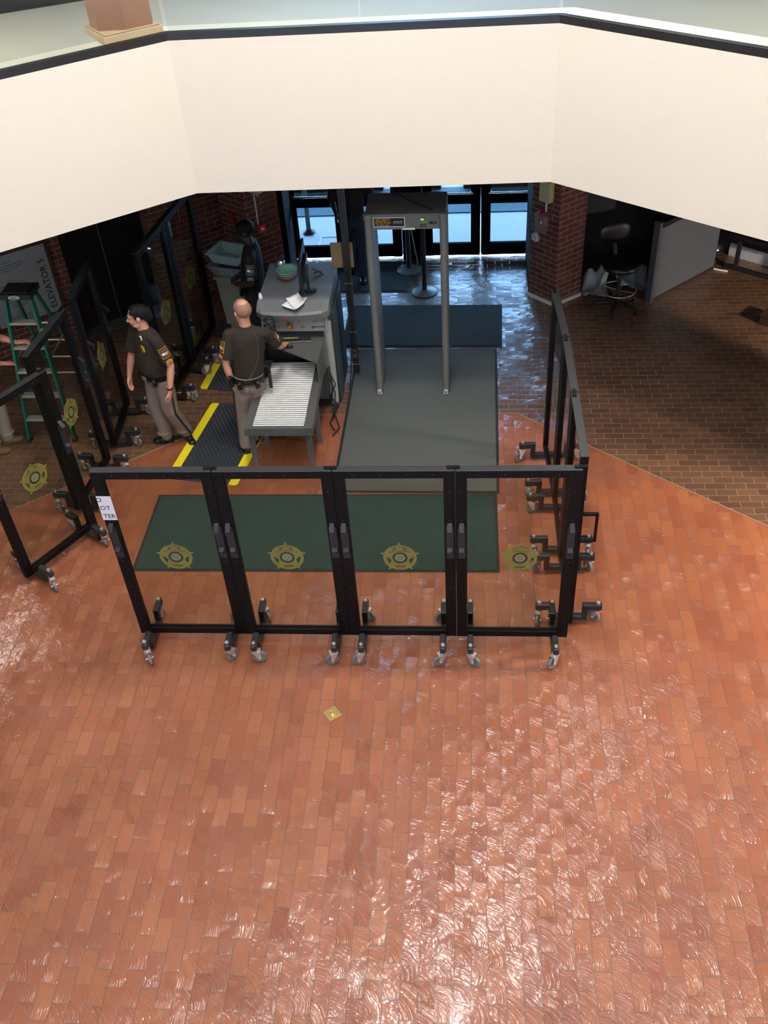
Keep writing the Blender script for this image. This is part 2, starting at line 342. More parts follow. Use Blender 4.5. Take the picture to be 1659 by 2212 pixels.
flat([(-2.8, 11.62), (.8, 11.62), (.8, 11.93), (-2.8, 11.93)], 0, 2)
floor = struct(f.build('floor', [M_RED, M_BRN, M_PALE]))
floor['label'] = 'glossy red brick paving with brown brick beyond an angled border'
# thin pale joint where the two bricks meet
b = MB()
bo = offset(FO, .012)
for i in range(1, 4):
    a0, a1, c0, c1 = FO[i], FO[i+1], bo[i], bo[i+1]
    b.prism([a0, a1, c1, c0], .0, .004)
a0, a1, c0, c1 = FO[0], FO[1], bo[0], bo[1]
struct(b.build('trim_1', mat('pale_joint', (150, 122, 92), .6)))

ZB, ZT = 2.75, 4.13
OUT = offset(OCT, .16)
names = ['wall_parapet_east', 'wall_parapet_right', 'wall_parapet_center', 'wall_parapet_left', 'wall_parapet_west']
for i in range(5):
    w_ = MB(); w_.prism([OCT[i], OCT[i+1], OUT[i+1], OUT[i]], ZB, ZT)
    struct(w_.build(names[i], M_CREAM), 'smooth cream face of the upper floor parapet')
# ledge behind the parapet, floor slab of the gallery
LED = offset(OCT, .48); SLAB = offset(OCT, 9)
l = MB()
for i in range(5): l.prism([OUT[i], OUT[i+1], LED[i+1], LED[i]], 3.1, ZT-.004)
struct(l.build('trim_2', M_LEDGE), 'pale ledge on top of the gallery parapet')
capo = offset(OCT, .06)
l = MB()
for i in range(5): l.prism([OCT[i], OCT[i+1], capo[i+1], capo[i]], ZT, ZT+.065)
struct(l.build('trim_3', M_BLACK), 'black rail along the parapet top')
sl = MB()
for i in range(5): sl.prism([OUT[i], OUT[i+1], SLAB[i+1], SLAB[i]], ZB+.02, 3.1)
sl = struct(sl.build('ceiling', [M_CEIL]), 'dark ceiling under the gallery')
l = MB()
for i in range(5): l.prism([LED[i], LED[i+1], SLAB[i+1], SLAB[i]], 3.1, 3.13)
struct(l.build('floor_gallery', M_OLIVE), 'pale olive carpet of the upper gallery')
# glass railing above the black rail
def glass_run(a, b_, z0=ZT+.065, z1=ZT+1.0):
    a, b_ = Vector(a), Vector(b_); t = (b_-a).normalized(); n_ = Vector((t.y, -t.x)); a = a+t*.006+n_*.03; b_ = b_-t*.006+n_*.03
    g = MB(); g.prism([tuple(a), tuple(b_), tuple(b_+n_*.012), tuple(a+n_*.012)], z0, z1); o = g.build('glass_railing', M_RAILG); return o
def lerp(a, b_, t): return (a[0]+(b_[0]-a[0])*t, a[1]+(b_[1]-a[1])*t)
C3, C2, C4, C1 = OCT[2], OCT[3], OCT[1], OCT[4]
tag(glass_run(lerp(C3, C2, .5), C2), 'clear glass railing pane on black rail, left half of the central parapet', 'railing', 'glass railing panes along the gallery')
tag(glass_run(C3, lerp(C3, C2, .5)), 'clear glass railing pane on black rail, right half of the central parapet', 'railing', 'glass railing panes along the gallery')
tag(glass_run(lerp(C4, C3, .42), C3), 'clear glass railing pane right of the central parapet corner', 'railing', 'glass railing panes along the gallery')
tag(glass_run(C4, lerp(C4, C3, .42)), 'clear glass railing pane at the far right edge of the gallery', 'railing', 'glass railing panes along the gallery')
tag(glass_run(C2, C1), 'clear glass railing pane in front of the brown column', 'railing', 'glass railing panes along the gallery')
# column on the gallery
th = R(37.8)
c = thing('gallery_column', 'brown clay coloured column on a pale plinth behind the gallery rail', 'column', (-3.14, 9.27, ZT), th)
k = MB(); k.box((0, 0, .03), (.56, .5, .06)); k.box((0, 0, .068), (.53, .47, .016)); k.build('plinth', M_PLINTH, c, bevel=.008)
k = MB(); k.prism([(-.255, -.08), (-.05, -.22), (.20, -.22), (.255, -.1), (.255, .12), (.14, .22), (-.14, .22), (-.255, .12)], .076, 5.6); k.build('shaft', M_COLMN, c)
# outer shell of the gallery storey and roof
def wallbox(name, a, b_, z0, z1, th_, m_, label=None):
    a, b_ = Vector(a), Vector(b_); t = (b_-a).normalized(); n_ = Vector((t.y, -t.x))*th_
    k = MB(); k.prism([tuple(a), tuple(b_), tuple(b_+n_), tuple(a+n_)], z0, z1)
    return struct(k.build(name, m_), label)
wallbox('wall_gallery_west', (-10, -6), (-10, 17), 0, 9.8, -.2, M_WHITE)
wallbox('wall_gallery_east', (9, 17), (9, -6), 0, 9.8, -.2, M_WHITE)
wallbox('wall_south', (9, -6), (-10, -6), 0, 9.8, -.2, M_WHITE)
k = MB(); k.box((-6.1, 17, 6.5), (7.8, .2, 6.8)); k.box((5.0, 17, 6.5), (8, .2, 6.8)); k.box((-.6, 17, 3.9), (3.2, .2, 1.6)); k.box((-.6, 17, 8.3), (3.2, .2, 3.2))
k = struct(k.build('wall_north', M_WHITE))
k = MB()
for x in (-2.15, -.6, .95): k.box((x, 17, 5.7), (.08, .1, 2.0))
k = struct(k.build('window_1', M_BLACK), 'tall gallery window with dark mullions'); k2 = MB(); k2.box((-.6, 17, 5.7), (3.2, .01, 2.0)); k2.build('pane', M_PANE, k)
wallbox('wall_gallery_left', (-10, 12.5), (-5.1, 14.97), 3.1, 4.3, -.2, M_DARKW, 'dark low wall at the back of the left gallery')
k = MB(); k.box((-.5, 5.5, 9.95), (19.4, 23.4, .2)); struct(k.build('ceiling_atrium', M_WHITE), 'white atrium ceiling')
for i, (x, y, z, p) in enumerate(LAMPS):
    lab = ['round ceiling lamp above the near red brick floor', 'round ceiling lamp above the glass screens', 'round ceiling lamp nearest the parapet', 'round fill lamp added on the left side of the atrium', 'round fill lamp added on the right side of the atrium'][i]
    c = thing('ceiling_lamp', lab, 'lamp', (x, y, 9.85), 0, 'round lamps in the atrium ceiling')
    k = MB(); k.lathe([(.34, 0), (.36, -.1), (.33, -.16), (.30, -.16), (.3, -.1)]); k.build('housing', M_WHITE, c)
    k = MB(); k.lathe([(0.0, -.115), (.30, -.115)]); k.build('diffuser', M_LAMPG, c)

# ---- walls below the gallery
WD = mat('door_black', (7, 7, 9), .9, spec=.04)
# outside ground and what stands on it
k = MB(); k.add([(-12, 13.12, -.02), (12, 13.12, -.02), (12, 40, -.02), (-12, 40, -.02)], [(0, 1, 2, 3)]); struct(k.build('floor_outside', M_PAVE), 'pale concrete paving outside the doors')
k = MB(); k.box((-.6, 14.95, -.012), (6, .95, .012)); struct(k.build('trim_4', M_ROAD), 'teal strip of paving outside')
k = MB(); k.box((-1.85, 13.75, -.013), (.9, .018, .004)); k.box((-2.29, 13.5, -.013), (.018, .5, .004)); struct(k.build('trim_5', M_PAPER), 'white painted line on the paving outside')
for a, b_, lab in ((-3.6, -1.46, 'low dark planter outside, leftmost'), (-1.28, -.52, 'low dark planter outside, between two gaps of daylight'), (-.16, 1.6, 'low dark planter outside, rightmost')):
    k = MB(); k.box(((a+b_)/2, 15.5, .12), (b_-a, .25, .3)); k.box(((a+b_)/2, 15.5, .275), (b_-a-.04, .19, .02)); tag(k.build('planter', M_BLACK, bevel=.01), lab, 'planter', 'dark planters outside the doors')
k = thing('bollard', 'dark post standing outside left of the leftmost door', 'bollard', (-2.5, 13.9, -.02)); j = MB(); j.cyl((0, 0, 0), (0, 0, .9), .035); j.build('post', M_BLACK, k); j = MB(); j.lathe([(.1, 0), (.09, .03), (.04, .06)]); j.build('base', M_BLACK, k)
# four glazed door leaves with frame
Y = 13.0
k = MB()
for x, ww in ((-2.72, .2), (-.855, .29), (.99, .16)): k.box((x, Y, 1.37), (ww, .14, 2.75))
k.box((-.85, Y, 2.4), (3.9, .14, .7)); k.box((-3.6, Y, 1.4), (1.7, .14, 2.8))
struct(k.build('wall_door_front', WD), 'black door surround')
leaf = [(-2.61, -1.815, 'leftmost'), (-1.805, -1.01, 'second from left'), (-.70, .098, 'second from right'), (.112, .905, 'rightmost')]
for i, (a, b_, nm) in enumerate(leaf):
    c = bpy.data.objects.new('door_%d' % (i+1), None); COL.objects.link(c); c.location = ((a+b_)/2, Y, 0)
    struct(c, 'black framed glazed entrance door, %s of the four' % nm); W_ = b_-a; st = .13
    k = MB()
    for s_ in (-1, 1): k.box((s_*(W_/2-st/2), 0, 1.03), (st, .05, 2.02))
    for z0, z1 in ((.025, .205), (.79, .93), (1.9, 2.04)): k.box((0, 0, (z0+z1)/2), (W_-2*st, .05, z1-z0))
    k.build('door_frame', WD, c)
    k = MB(); k.box((0, 0, .5), (W_-2*st, .012, .6)); k.box((0, 0, 1.42), (W_-2*st, .012, .98)); k.build('door_pane', M_PANE, c)
    k = MB(); k.cyl((-W_/2+.1, -.07, .96), (W_/2-.1, -.07, .96), .014, n=10)
    for s_ in (-1, 1): k.box((s_*(W_/2-.12), -.045, .96), (.03, .06, .03))
    k.build('push_bar', M_CHROME, c)
# side returns, piers
def polywall(name, poly, z0, z1, m_, label=None):
    k = MB(); k.prism(poly, z0, z1); return struct(k.build(name, m_), label)
polywall('trim_8', [(-2.485, 11.87), (-2.59, 12.93), (-2.54, 12.93), (-2.435, 11.9)], 0, 2.76, WD, 'black door return beside the left pier')
polywall('wall_light_blocker', [(5.2, 8.52), (4.5, 7.86), (4.9, 7.4), (5.6, 8.06)], 0, 2.76, M_WBL, 'unseen brick block added to shade the floor under the right gallery')  # out of view, added only to cast a shadow edge on the paving
polywall('trim_6', [(.74, 12.93), (.80, 12.93), (.80, 11.9), (.74, 11.86)], 0, 2.76, WD, 'black door return beside the right pier')
# pier faces with brick running along each face
def pier(name, pts, mats_, label):
    k = MB(); n = len(pts); vs = [(x, y, z) for z in (0, 2.76) for x, y in pts]
    for i in range(n-1): k.add(vs, [(i, i+1, n+i+1, n+i)], i % 2)
    k.add(vs, [(n-1, 0, n, 2*n-1)], 1); k.add(vs, [tuple(range(n, 2*n))], 0)
    return struct(k.build(name, mats_), label)
pier('wall_pier_right', [(.74, 11.86), (1.06, 11.54), (1.42, 11.82), (1.42, 13.1), (.8, 13.1)], [M_WBR, M_WBL], 'brick pier right of the doors')
pier('wall_pier_left', [(-2.50, 11.86), (-2.86, 11.52), (-3.24, 11.80), (-3.24, 13.1), (-2.6, 13.1)], [M_WBL, M_WBR], 'brick pier left of the doors')
k = MB(); k.box((1.13, 11.67, .012), (.8, .05, .024), rot=Matrix.Rotation(0, 3, 'Z')); 
k = MB(); k.bar((.73, 11.84, .02), (1.06, 11.52, .02), .04, .03); k.bar((1.06, 11.52, .02), (1.42, 11.80, .02), .04, .03); struct(k.build('baseboard_right', M_LEDGE), 'pale stone strip at the foot of the right pier')
# back of the recess on the right and the wall behind the bench
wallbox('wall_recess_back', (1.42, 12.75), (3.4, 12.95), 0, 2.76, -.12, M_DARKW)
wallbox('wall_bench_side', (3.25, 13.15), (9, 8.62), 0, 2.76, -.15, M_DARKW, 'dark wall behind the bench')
k = MB(); k.bar((3.55, 12.87, .09), (8.5, 8.97, .09), .18, .03); struct(k.build('baseboard_bench', mat('pale_baseboard', (196, 200, 200), .5)), 'pale baseboard behind the bench')
# left side: elevator wall at 38 degrees
def P37(s_, d=0):   # along the elevator wall, s_ metres from a reference point, d behind it
    return (-4.895+s_*math.cos(th)-d*math.sin(th), 11.01+s_*math.sin(th)+d*math.cos(th))
def wl(name, s0, s1, d0, d1, z0, z1, m_, label=None):
    k = MB(); k.prism([P37(s0, d0), P37(s1, d0), P37(s1, d1), P37(s0, d1)], z0, z1); return struct(k.build(name, m_), label)
wl('wall_left', -6.2, -.22, 0, .3, 0, 2.76, M_WBL, 'brick wall beside the elevator')
wl('wall_left_far', .92, 1.95, 0, .3, 0, 2.76, M_WBL, 'brick wall between elevator and left pier')
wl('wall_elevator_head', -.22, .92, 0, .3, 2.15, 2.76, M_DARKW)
d = wl('door_5', -.24, .94, .22, .3, 0, 2.2, mat('elevator_black', (20, 20, 21), .3), 'black elevator doors in the left brick wall')
k = MB(); k.prism([P37(.34, .21), P37(.35, .21), P37(.35, .225), P37(.34, .225)], 0, 2.15); k.build('door_seam', M_STEEL, d)
k = MB(); k.prism([P37(-.22, -.01), P37(.92, -.01), P37(.92, .22), P37(-.22, .22)], 0, .008); struct(k.build('trim_7', M_STEEL), 'metal elevator sill')
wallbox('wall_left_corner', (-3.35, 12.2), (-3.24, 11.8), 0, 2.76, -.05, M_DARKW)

# ------------------------------------------------------------------ rolling clear screens
SH = 1.95
def star_geo(k, cz, y0, sc=1.0):
    """sheriff star decal in the local xz plane, reads mirrored from -y"""
    Rr, t = .19*sc, .0015
    def fan(pts, mi, th_):
        n = len(pts); vs = [(x, y0-th_, z) for x, z in pts]+[(x, y0+th_, z) for x, z in pts]
        k.add(vs, [tuple(range(n)), tuple(range(2*n-1, n-1, -1))]+[(i, (i+1) % n, n+(i+1) % n, n+i) for i in range(n)], mi)
    def ring(r0, r1, mi, th_, a0=0, a1=2*PI, n=40):
        for i in range(n):
            u, v = a0+(a1-a0)*i/n, a0+(a1-a0)*(i+1)/n
            fan([(r0*math.sin(u), cz+r0*math.cos(u)), (r1*math.sin(u), cz+r1*math.cos(u)), (r1*math.sin(v), cz+r1*math.cos(v)), (r0*math.sin(v), cz+r0*math.cos(v))], mi, th_)
    ring(.132*sc, .166*sc, 0, t)
    for i in range(5):
        a = 2*PI*i/5
        p = [(Rr*math.sin(a+o)*s_, cz+Rr*math.cos(a+o)*s_) for o, s_ in ((-.035, .97), (.035, .97), (PI/5, .47), (0, 0), (-PI/5, .47))]
        fan(p, 0, t*1.15)
        k.ball((Rr*1.0*math.sin(a), y0, cz+Rr*1.0*math.cos(a)), .0075*sc, 8, 0)
    ring(.052*sc, .074*sc, 1, t*1.5); ring(.001, .052*sc, 2, t*1.3, n=24)
    ring(.018*sc, .022*sc, 1, t*1.5, n=16)
    for a in range(6): fan([((.03+.012*j)*sc*math.sin(a+.2*j2), cz+(.03+.012*j)*sc*math.cos(a+.2*j2)) for j, j2 in ((0, 0), (1, .5), (0, 1))], 1, t*1.6)
    # banners
    fan([(-.10*sc, cz+.078*sc), (.10*sc, cz+.078*sc), (.085*sc, cz+.104*sc), (-.085*sc, cz+.104*sc)], 0, t*1.3)
    fan([(-.075*sc, cz-.118*sc), (.075*sc, cz-.118*sc), (.085*sc, cz-.094*sc), (-.085*sc, cz-.094*sc)], 0, t*1.3)
    fan([(-.05*sc, cz-.128*sc), (.05*sc, cz-.128*sc), (.055*sc, cz-.121*sc), (-.055*sc, cz-.121*sc)], 1, t*1.3)
    MIR = Matrix.Diagonal((-1, 1, 1, 1))
    word = 'SHERIFF'
    for i, ch in enumerate(word):
        a = -(i-3)*.155
        k.text(ch, .032*sc, T((math.sin(a)*.149*sc, y0, cz+.149*sc*math.cos(a))) @ RY(a) @ MIR @ FRONT, 1, t*1.6)
    k.text('MONROE', .022*sc, T((0, y0, cz+.091*sc)) @ MIR @ FRONT, 1, t*1.6, 1.6)
    k.text('COUNTY', .02*sc, T((0, y0, cz-.106*sc)) @ MIR @ FRONT, 1, t*1.6, 1.3)
    k.text('N.Y.', .02*sc, T((0, y0, cz-.149*sc)) @ MIR @ FRONT, 1, t*1.6, 1.3)
STAR = {}
def make_caster(parent, loc, rz_):
    c = MB(); c.cyl((0, 0, .165), (0, 0, .148), .03, n=14); c.box((.012, 0, .143), (.075, .05, .008)); c.cyl((0, 0, .15), (0, 0, .262), .009, n=10); c.cyl((0, 0, .235), (0, 0, .25), .018, n=6)
    for s_ in (-1, 1):
        c.add([(x, s_*.026+e, z) for e in (-.002, .002) for x, z in ((-.02, .143), (.045, .143), (.045, .055), (.02, .05))], [(0, 1, 2, 3), (7, 6, 5, 4), (0, 1, 5, 4), (1, 2, 6, 5), (2, 3, 7, 6), (3, 0, 4, 7)])
    c.cyl((.032, -.034, .062), (.032, .034, .062), .010, n=8)
    o = c.build('caster', M_CHROME, parent, loc); o.rotation_euler.z = rz_
    w_ = MB()
    for j, prof in enumerate([[(.0, -.012), (.022, -.016), (.040, -.009), (.046, -.014), (.058, -.014), (.062, -.007), (.062, .007), (.058, .014), (.046, .014), (.040, .009), (.022, .016), (0, .012)]]):
        w_.M = T((.032, 0, .062)) @ RX(PI/2); w_.lathe(prof, n=26)
    w_.build('wheel', M_WHEEL, o)
    return o
def make_screen(W, loc, rot, label, group, hooks=True, star=1.03, star_x=0, handle=0, mount=0):
    t = thing('rolling_screen', label, 'screen', loc, rot, group); D = .055; PW = .088
    for s_ in (-1, 1):
        k = MB(); k.box((s_*(W/2-PW/2), 0, (SH+.10)/2), (PW, D, SH-.10-.002)); 
        for z in (.3, .7, 1.0, 1.45, 1.75): k.cyl((s_*(W/2-PW/2), -D/2-.001, z), (s_*(W/2-PW/2), -D/2+.004, z), .004, n=6, mi=1); k.cyl((s_*(W/2-PW/2), D/2+.001, z), (s_*(W/2-PW/2), D/2-.004, z), .004, n=6, mi=1)
        k.build('post', [M_FRAME, M_STEEL], t, bevel=.003)
    k = MB(); k.box((0, 0, SH-.036), (W-2*PW, D-.004, .072)); k.box((0, .004, SH+.001), (W-.006, D+.012, .006), 2)  # top plate takes the lighter black: overhead light put into colour
    for x in (-.3, -.1, .1, .3): k.cyl((x*W/.94, -D/2, SH-.036), (x*W/.94, -D/2+.004, SH-.036), .004, n=6, mi=1)
    k.build('top_rail', [M_FRAME, M_STEEL, M_TOPLIT], t, bevel=.002)
    k = MB(); k.box((0, 0, .135), (W-2*PW, D-.004, .066)); k.box((0, .012, .172), (W-2*PW, .018, .01)); k.build('bottom_rail', M_FRAME, t, bevel=.003)
    k = MB(); k.box((0, 0, (SH-.07+.17)/2), (W-2*PW+.004, .010, SH-.07-.17+.004)); g = k.build('glass_panel', M_CLEAR, t)
    k = MB(); star_geo(k, star, -.0065, .83); e = k.build('star_decal', [M_GOLD, M_GOLDK, M_GOLDG], g); e.location.x = star_x; e['label'] = 'olive gold sheriff star decal with mirrored lettering'
    k = MB(); k.box((W/2-.012, .012, SH+.008), (.10, .03, .01)); k.cyl((W/2-.012, .012, SH+.012), (W/2-.012, .012, SH+.016), .006, n=8); k.build('joint_clip', M_FRAME, t)
    for s_ in (-1, 1):
        x = s_*(W/2-.115)
        k = MB(); k.box((x, 0, .07), (.05, .34, .055))
        for e in (-1, 1): k.box((x, e*.145, .145), (.05, .05, .15)); k.box((x, e*.205, .202), (.05, .17, .066))
        k.build('foot', M_TOPLIT, t, bevel=.008)
        for e in (-1, 1): make_caster(t, (x, e*.255, 0), random.uniform(-PI, PI) if s_*e < 9 else 0)
    if hooks:
        for s_ in (-1, 1):
            x = s_*(W/2-.045); k = MB()
            k.box((x, -D/2-.004, 1.22), (.06, .008, .34))
            k.bar((x, -D/2, 1.425), (x, -D/2-.055, 1.375), .038, .006, side=(1, 0, 0)); k.box((x, -D/2-.055, 1.355), (.038, .006, .045))
            k.add([(x+dx, yy, zz) for dx in (-.02, .02) for yy, zz in ((-D/2, 1.17), (-D/2-.045, 1.15), (-D/2, 1.09))], [(0, 1, 2), (5, 4, 3), (0, 3, 4, 1), (1, 4, 5, 2), (2, 5, 3, 0)])
            k.build('bracket', mat('bracket_black', (34, 34, 37), .5), t)
    if handle:
        x = W/2*handle; k = MB(); y0 = -D/2*1
        for z in (1.10, 1.38): k.box((x, y0-.055, z), (.028, .11, .022))
        k.box((x, y0-.11, 1.24), (.028, .022, .302)); k.build('pull_handle', M_FRAME, t, bevel=.002)
    return t
# front row, facing the camera
fx = [-2.95, -1.99, -1.06, -.13, .818]
posn = ['leftmost in front, white notice on its post', 'second from left in the front row', 'third from left in the front row', 'rightmost of the front row, at the corner']
for i in range(4):
    a = (fx[i+1]+fx[i])/2
    make_screen(fx[i+1]-fx[i]-.003, (a, 5.695+.005*i, 0), R(.4), 'black framed rolling clear screen with star decal, '+posn[i], 'clear screens in the front row', star_x=[.02, .01, .01, .04][i])
# right row: local -y faces +x (outwards)
ry = [5.84, 6.70, 7.55, 8.40]; rx_ = [.845, .835, .825, .775]
posn = ['right row, nearest, with pull handle', 'right row, middle', 'right row, farthest']
for i in range(3):
    p0, p1 = Vector((rx_[i], ry[i])), Vector((rx_[i+1], ry[i+1])); dd = p1-p0
    make_screen(dd.length-.008, ((p0.x+p1.x)/2, (p0.y+p1.y)/2, 0), math.atan2(dd.y, dd.x), 'black framed rolling clear screen seen almost edge on, '+posn[i], 'clear screens in the right row', handle=-1 if i == 0 else 0, hooks=False)
# left screens
def left_screen(p0, p1, label, hooks=True):
    p0, p1 = Vector(p0), Vector(p1); dd = p1-p0
    return make_screen(dd.length-.006, ((p0.x+p1.x)/2, (p0.y+p1.y)/2, 0), math.atan2(dd.y, dd.x), label, 'clear screens along the left', hooks=hooks)
left_screen((-4.27, 6.34), (-3.80, 7.12), 'black framed rolling clear screen at the left edge, nearest of the left line')
left_screen((-4.06, 7.32), (-3.98, 8.20), 'black framed rolling clear screen before the green ladder, second of the left line')
left_screen((-3.98, 8.40), (-4.05, 9.24), 'black framed rolling clear screen left of the walking officer, third of the left line')
left_screen((-3.57, 9.32), (-3.47, 10.13), 'black framed rolling clear screen right behind the walking officer', hooks=False)
left_screen((-3.47, 10.14), (-3.36, 10.97), 'black framed rolling clear screen in the dark, farthest of the left line', hooks=False)
# paper notice on the front left post
k = MB(); k.box((0, 0, 0), (.118, .0015, .25)); k.text('O', .062, T((-.045, -.0012, .085)) @ FRONT, 1); k.text('OT', .062, T((-.012, -.0012, .0)) @ FRONT, 1); k.text('TER', .062, T((.004, -.0012, -.085)) @ FRONT, 1, sxx=.95)
tag(k.build('paper_notice', [M_PAPER, M_INK], loc=(-2.893, 5.664-.005, 1.59)), 'white paper notice with bold capitals taped on the leftmost front post', 'notice')

# ------------------------------------------------------------------ mats
def mat_flat(name, cx, cy, W_, D_, m_, label, rot=0, h=.009, border=True, cat='mat'):
    c = thing(name, label, cat, (cx, cy, 0), rot)
    k = MB(); k.box((0, 0, h/2+.001), (W_-.06, D_-.06, h)); k.build('pile', m_, c, bevel=.003)
    k = MB()
    for s_ in (-1, 1): k.box((s_*(W_/2-.015), 0, h/3), (.03, D_, h*.5)); k.box((0, s_*(D_/2-.015), h/3), (W_-.06, .03, h*.5))
    k.build('rubber_edge', M_EDGE, c, bevel=.002); return c
def quad_center(x0, x1, y0, y1): return (x0+x1)/2, (y0+y1)/2
# near green mat: corners measured on the ground
import itertools
a = Vector((-2.494, 6.89)); ro_ = Matrix.Rotation(YAW, 2); 
def cw(x, y): v = ro_ @ Vector((x, y)); return v
def rect_c(x, y, W_, D_, an):
    v = Vector((x, y)) + Matrix.Rotation(an, 2) @ Vector((W_/2, D_/2)); v = cw(*v); return v.x, v.y, an+YAW
cx, cy, an = rect_c(-2.494, 6.89, 3.561, 1.145, -.113)
mat_flat('floor_mat', cx, cy, 3.561, 1.145, M_GMAT, 'wide dark green carpet mat just behind the front screens', an)
cx, cy, an = rect_c(-.535, 7.85, 1.751, 2.783, -.127)
mat_flat('floor_mat', cx, cy, 1.751, 2.783, M_GRMAT, 'long grey carpet mat running under the metal detector', an)
mat_flat('floor_mat', -.64, 11.08, 2.03, 1.05, M_GMAT2, 'dark green mat behind the metal detector', R(-1.2))
mat_flat('floor_mat', -1.4, 12.42, 1.05, .9, M_GMAT2, 'dark mat near the entrance doors behind the stanchions', R(-1))
def afm(cx, cy, rot, L_, label, right=True):
    c = thing('anti_fatigue_mat', label, 'mat', (cx, cy, 0), rot, 'black anti fatigue mats with yellow borders'); W_ = .82
    k = MB(); k.box((0, 0, .008), (W_-.2, L_, .016)); 
    nx, ny = 24, int(L_/.036)
    for i in range(nx):
        for j in range(ny):
            x = -(W_-.2)/2+.014+i*(W_-.228)/(nx-1); y = -L_/2+.02+j*(L_-.04)/(ny-1); s_ = .0105
            if (i+j) % 2: k.add([(x-s_*1.3, y, .0165), (x, y-s_*.5, .0165), (x+s_*1.3, y, .0165), (x, y+s_*.5, .0165), (x, y, .0225)], [(0, 1, 4), (1, 2, 4), (2, 3, 4), (3, 0, 4)])
    k.build('diamond_tread', M_AFM, c)
    for s_ in (-1, 1):
        k = MB(); r = .04; x0, x1 = .31, .41
        k.prism([(s_*x0, -L_/2), (s_*(x1-r), -L_/2), (s_*(x1-.01), -L_/2+.012), (s_*x1, -L_/2+r), (s_*x1, L_/2-r), (s_*(x1-.01), L_/2-.012), (s_*(x1-r), L_/2), (s_*x0, L_/2)], 0, .013)
        k.build('yellow_border', M_YEL, c, bevel=.004)
afm(-2.79, 8.60, R(-9.0), 1.42, 'black diamond tread mat with bright yellow borders under the officer by the rollers')
afm(-2.81, 10.32, R(-6.5), 1.4, 'black mat with yellow borders farther back beside the scanner')

# ------------------------------------------------------------------ walk-through metal detector
th2 = -.01
D_ = thing('metal_detector', 'grey walk-through metal detector arch standing on the grey mat', 'metal detector', (-.70, 9.52, 0), th2)
M_DET = mat('detector_grey', (112, 111, 106), .5, var=.05)
for s_ in (-1, 1):
    x = s_*.39; k = MB()
    k.prism([(x-.03, .03), (x-.03, .55), (x+.03, .55), (x+.03, .03)], .04, 2.2)
    k.cyl((x, .02, .03), (x, .02, 2.2), .036, n=18); k.cyl((x, .55, .03), (x, .55, 2.2), .034, n=18)
    p = k.build('side_panel', M_DET, D_)
    k = MB(); k.box((x, .015, .02), (.055, .05, .04)); k.box((x, -.022, .055), (.045, .006, .06)); k.cyl((x, -.028, .05), (x, -.024, .05), .010, n=10, mi=1); k.box((x, .55, .02), (.055, .05, .04))
    k.build('foot', [mat('white_plastic', (205, 205, 200), .5), M_INK], D_)
k = MB(); k.box((0, .29, 2.13), (.72, .50, .17)); k.box((0, .27, 2.222), (.84, .54, .02)); k.build('header', M_DET, D_, bevel=.008)
for s_ in (-1, 1): k = MB(); k.lathe([(0, .03), (.03, .03), (.045, .02), (.045, -.03), (.04, -.035)], (s_*.39, .02, 2.205), 18); k.build('corner_cap', M_DET, D_)
k = MB(); k.box((-.17, .038, 2.13), (.33, .006, .105)); k.box((-.17, .0355, 2.13), (.315, .003, .09), 1)
k.text('SECURITY', .036, T((-.235, .0335, 2.152)) @ FRONT, 2, sxx=.95); k.text('DETECTION', .036, T((-.235, .0335, 2.122)) @ FRONT, 2, sxx=.82)
k.text('NEW  SERVICE  RENTAL', .012, T((-.235, .0335, 2.097)) @ FRONT, 0, sxx=1); k.text('1-800-939-2788', .020, T((-.08, .0335, 2.135)) @ FRONT, 0, sxx=.75); k.box((-.08, .0335, 2.118), (.105, .001, .002), 0)
s = k.build('name_plate', [M_PAPER, M_INK, mat('amber_print', (226, 168, 40), .5)], D_)
k = MB(); k.box((.185, .037, 2.115), (.085, .008, .10)); k.box((.175, .032, 2.155), (.03, .003, .012), 1)
for i in range(4):
    for j in range(2): k.box((.155+i*.019, .032, 2.10-j*.02), (.013, .004, .013), 2)
k.box((.19, .032, 2.125), (.05, .003, .010), 3)
k.build('control_panel', [M_GREYP, M_LED, M_INK, mat('lcd_green', (90, 150, 60), .4, emit=.4)], D_)
k = MB(); k.box((.285, .037, 2.115), (.075, .006, .024)); k.text('C.  M800', .014, T((.285, .033, 2.115)) @ FRONT, 1); k.build('model_label', [M_INK, M_GREYL], D_)
k = MB(); k.box((.03, .037, 2.053), (.13, .005, .018)); k.build('white_strip', M_PAPER, D_)
k = MB(); k.tube([(.27, .08, 2.245), (.15, .2, 2.24), (0, .35, 2.24), (-.12, .5, 2.24), (-.3, .62, 2.4), (-.42, .7, 2.78)], .006); tag(k.build('power_cable', M_RUB, loc=(-.70, 9.52, 0)), 'thin black cable running across the detector top up to the ceiling', 'cable')

# ------------------------------------------------------------------ x-ray baggage scanner
X0, X1, YF, YB, ZX = -2.32, -1.535, 9.21, 10.12, 1.40
c = thing('baggage_scanner', 'large grey x-ray baggage scanner with a flat top used as a desk', 'scanner', ((X0+X1)/2, YF, 0))
W_ = X1-X0; DD = YB-YF
k = MB(); k.box((0, DD/2+.02, .74), (W_-.02, DD-.04, 1.24)); k.build('body', M_GREYD, c, bevel=.02)
k = MB(); k.box((0, DD/2+.05, ZX-.025), (W_+.0, DD-.06, .05)); k.build('top_panel', mat('desk_grey', (104, 107, 110), .45, var=.05), c, bevel=.01)
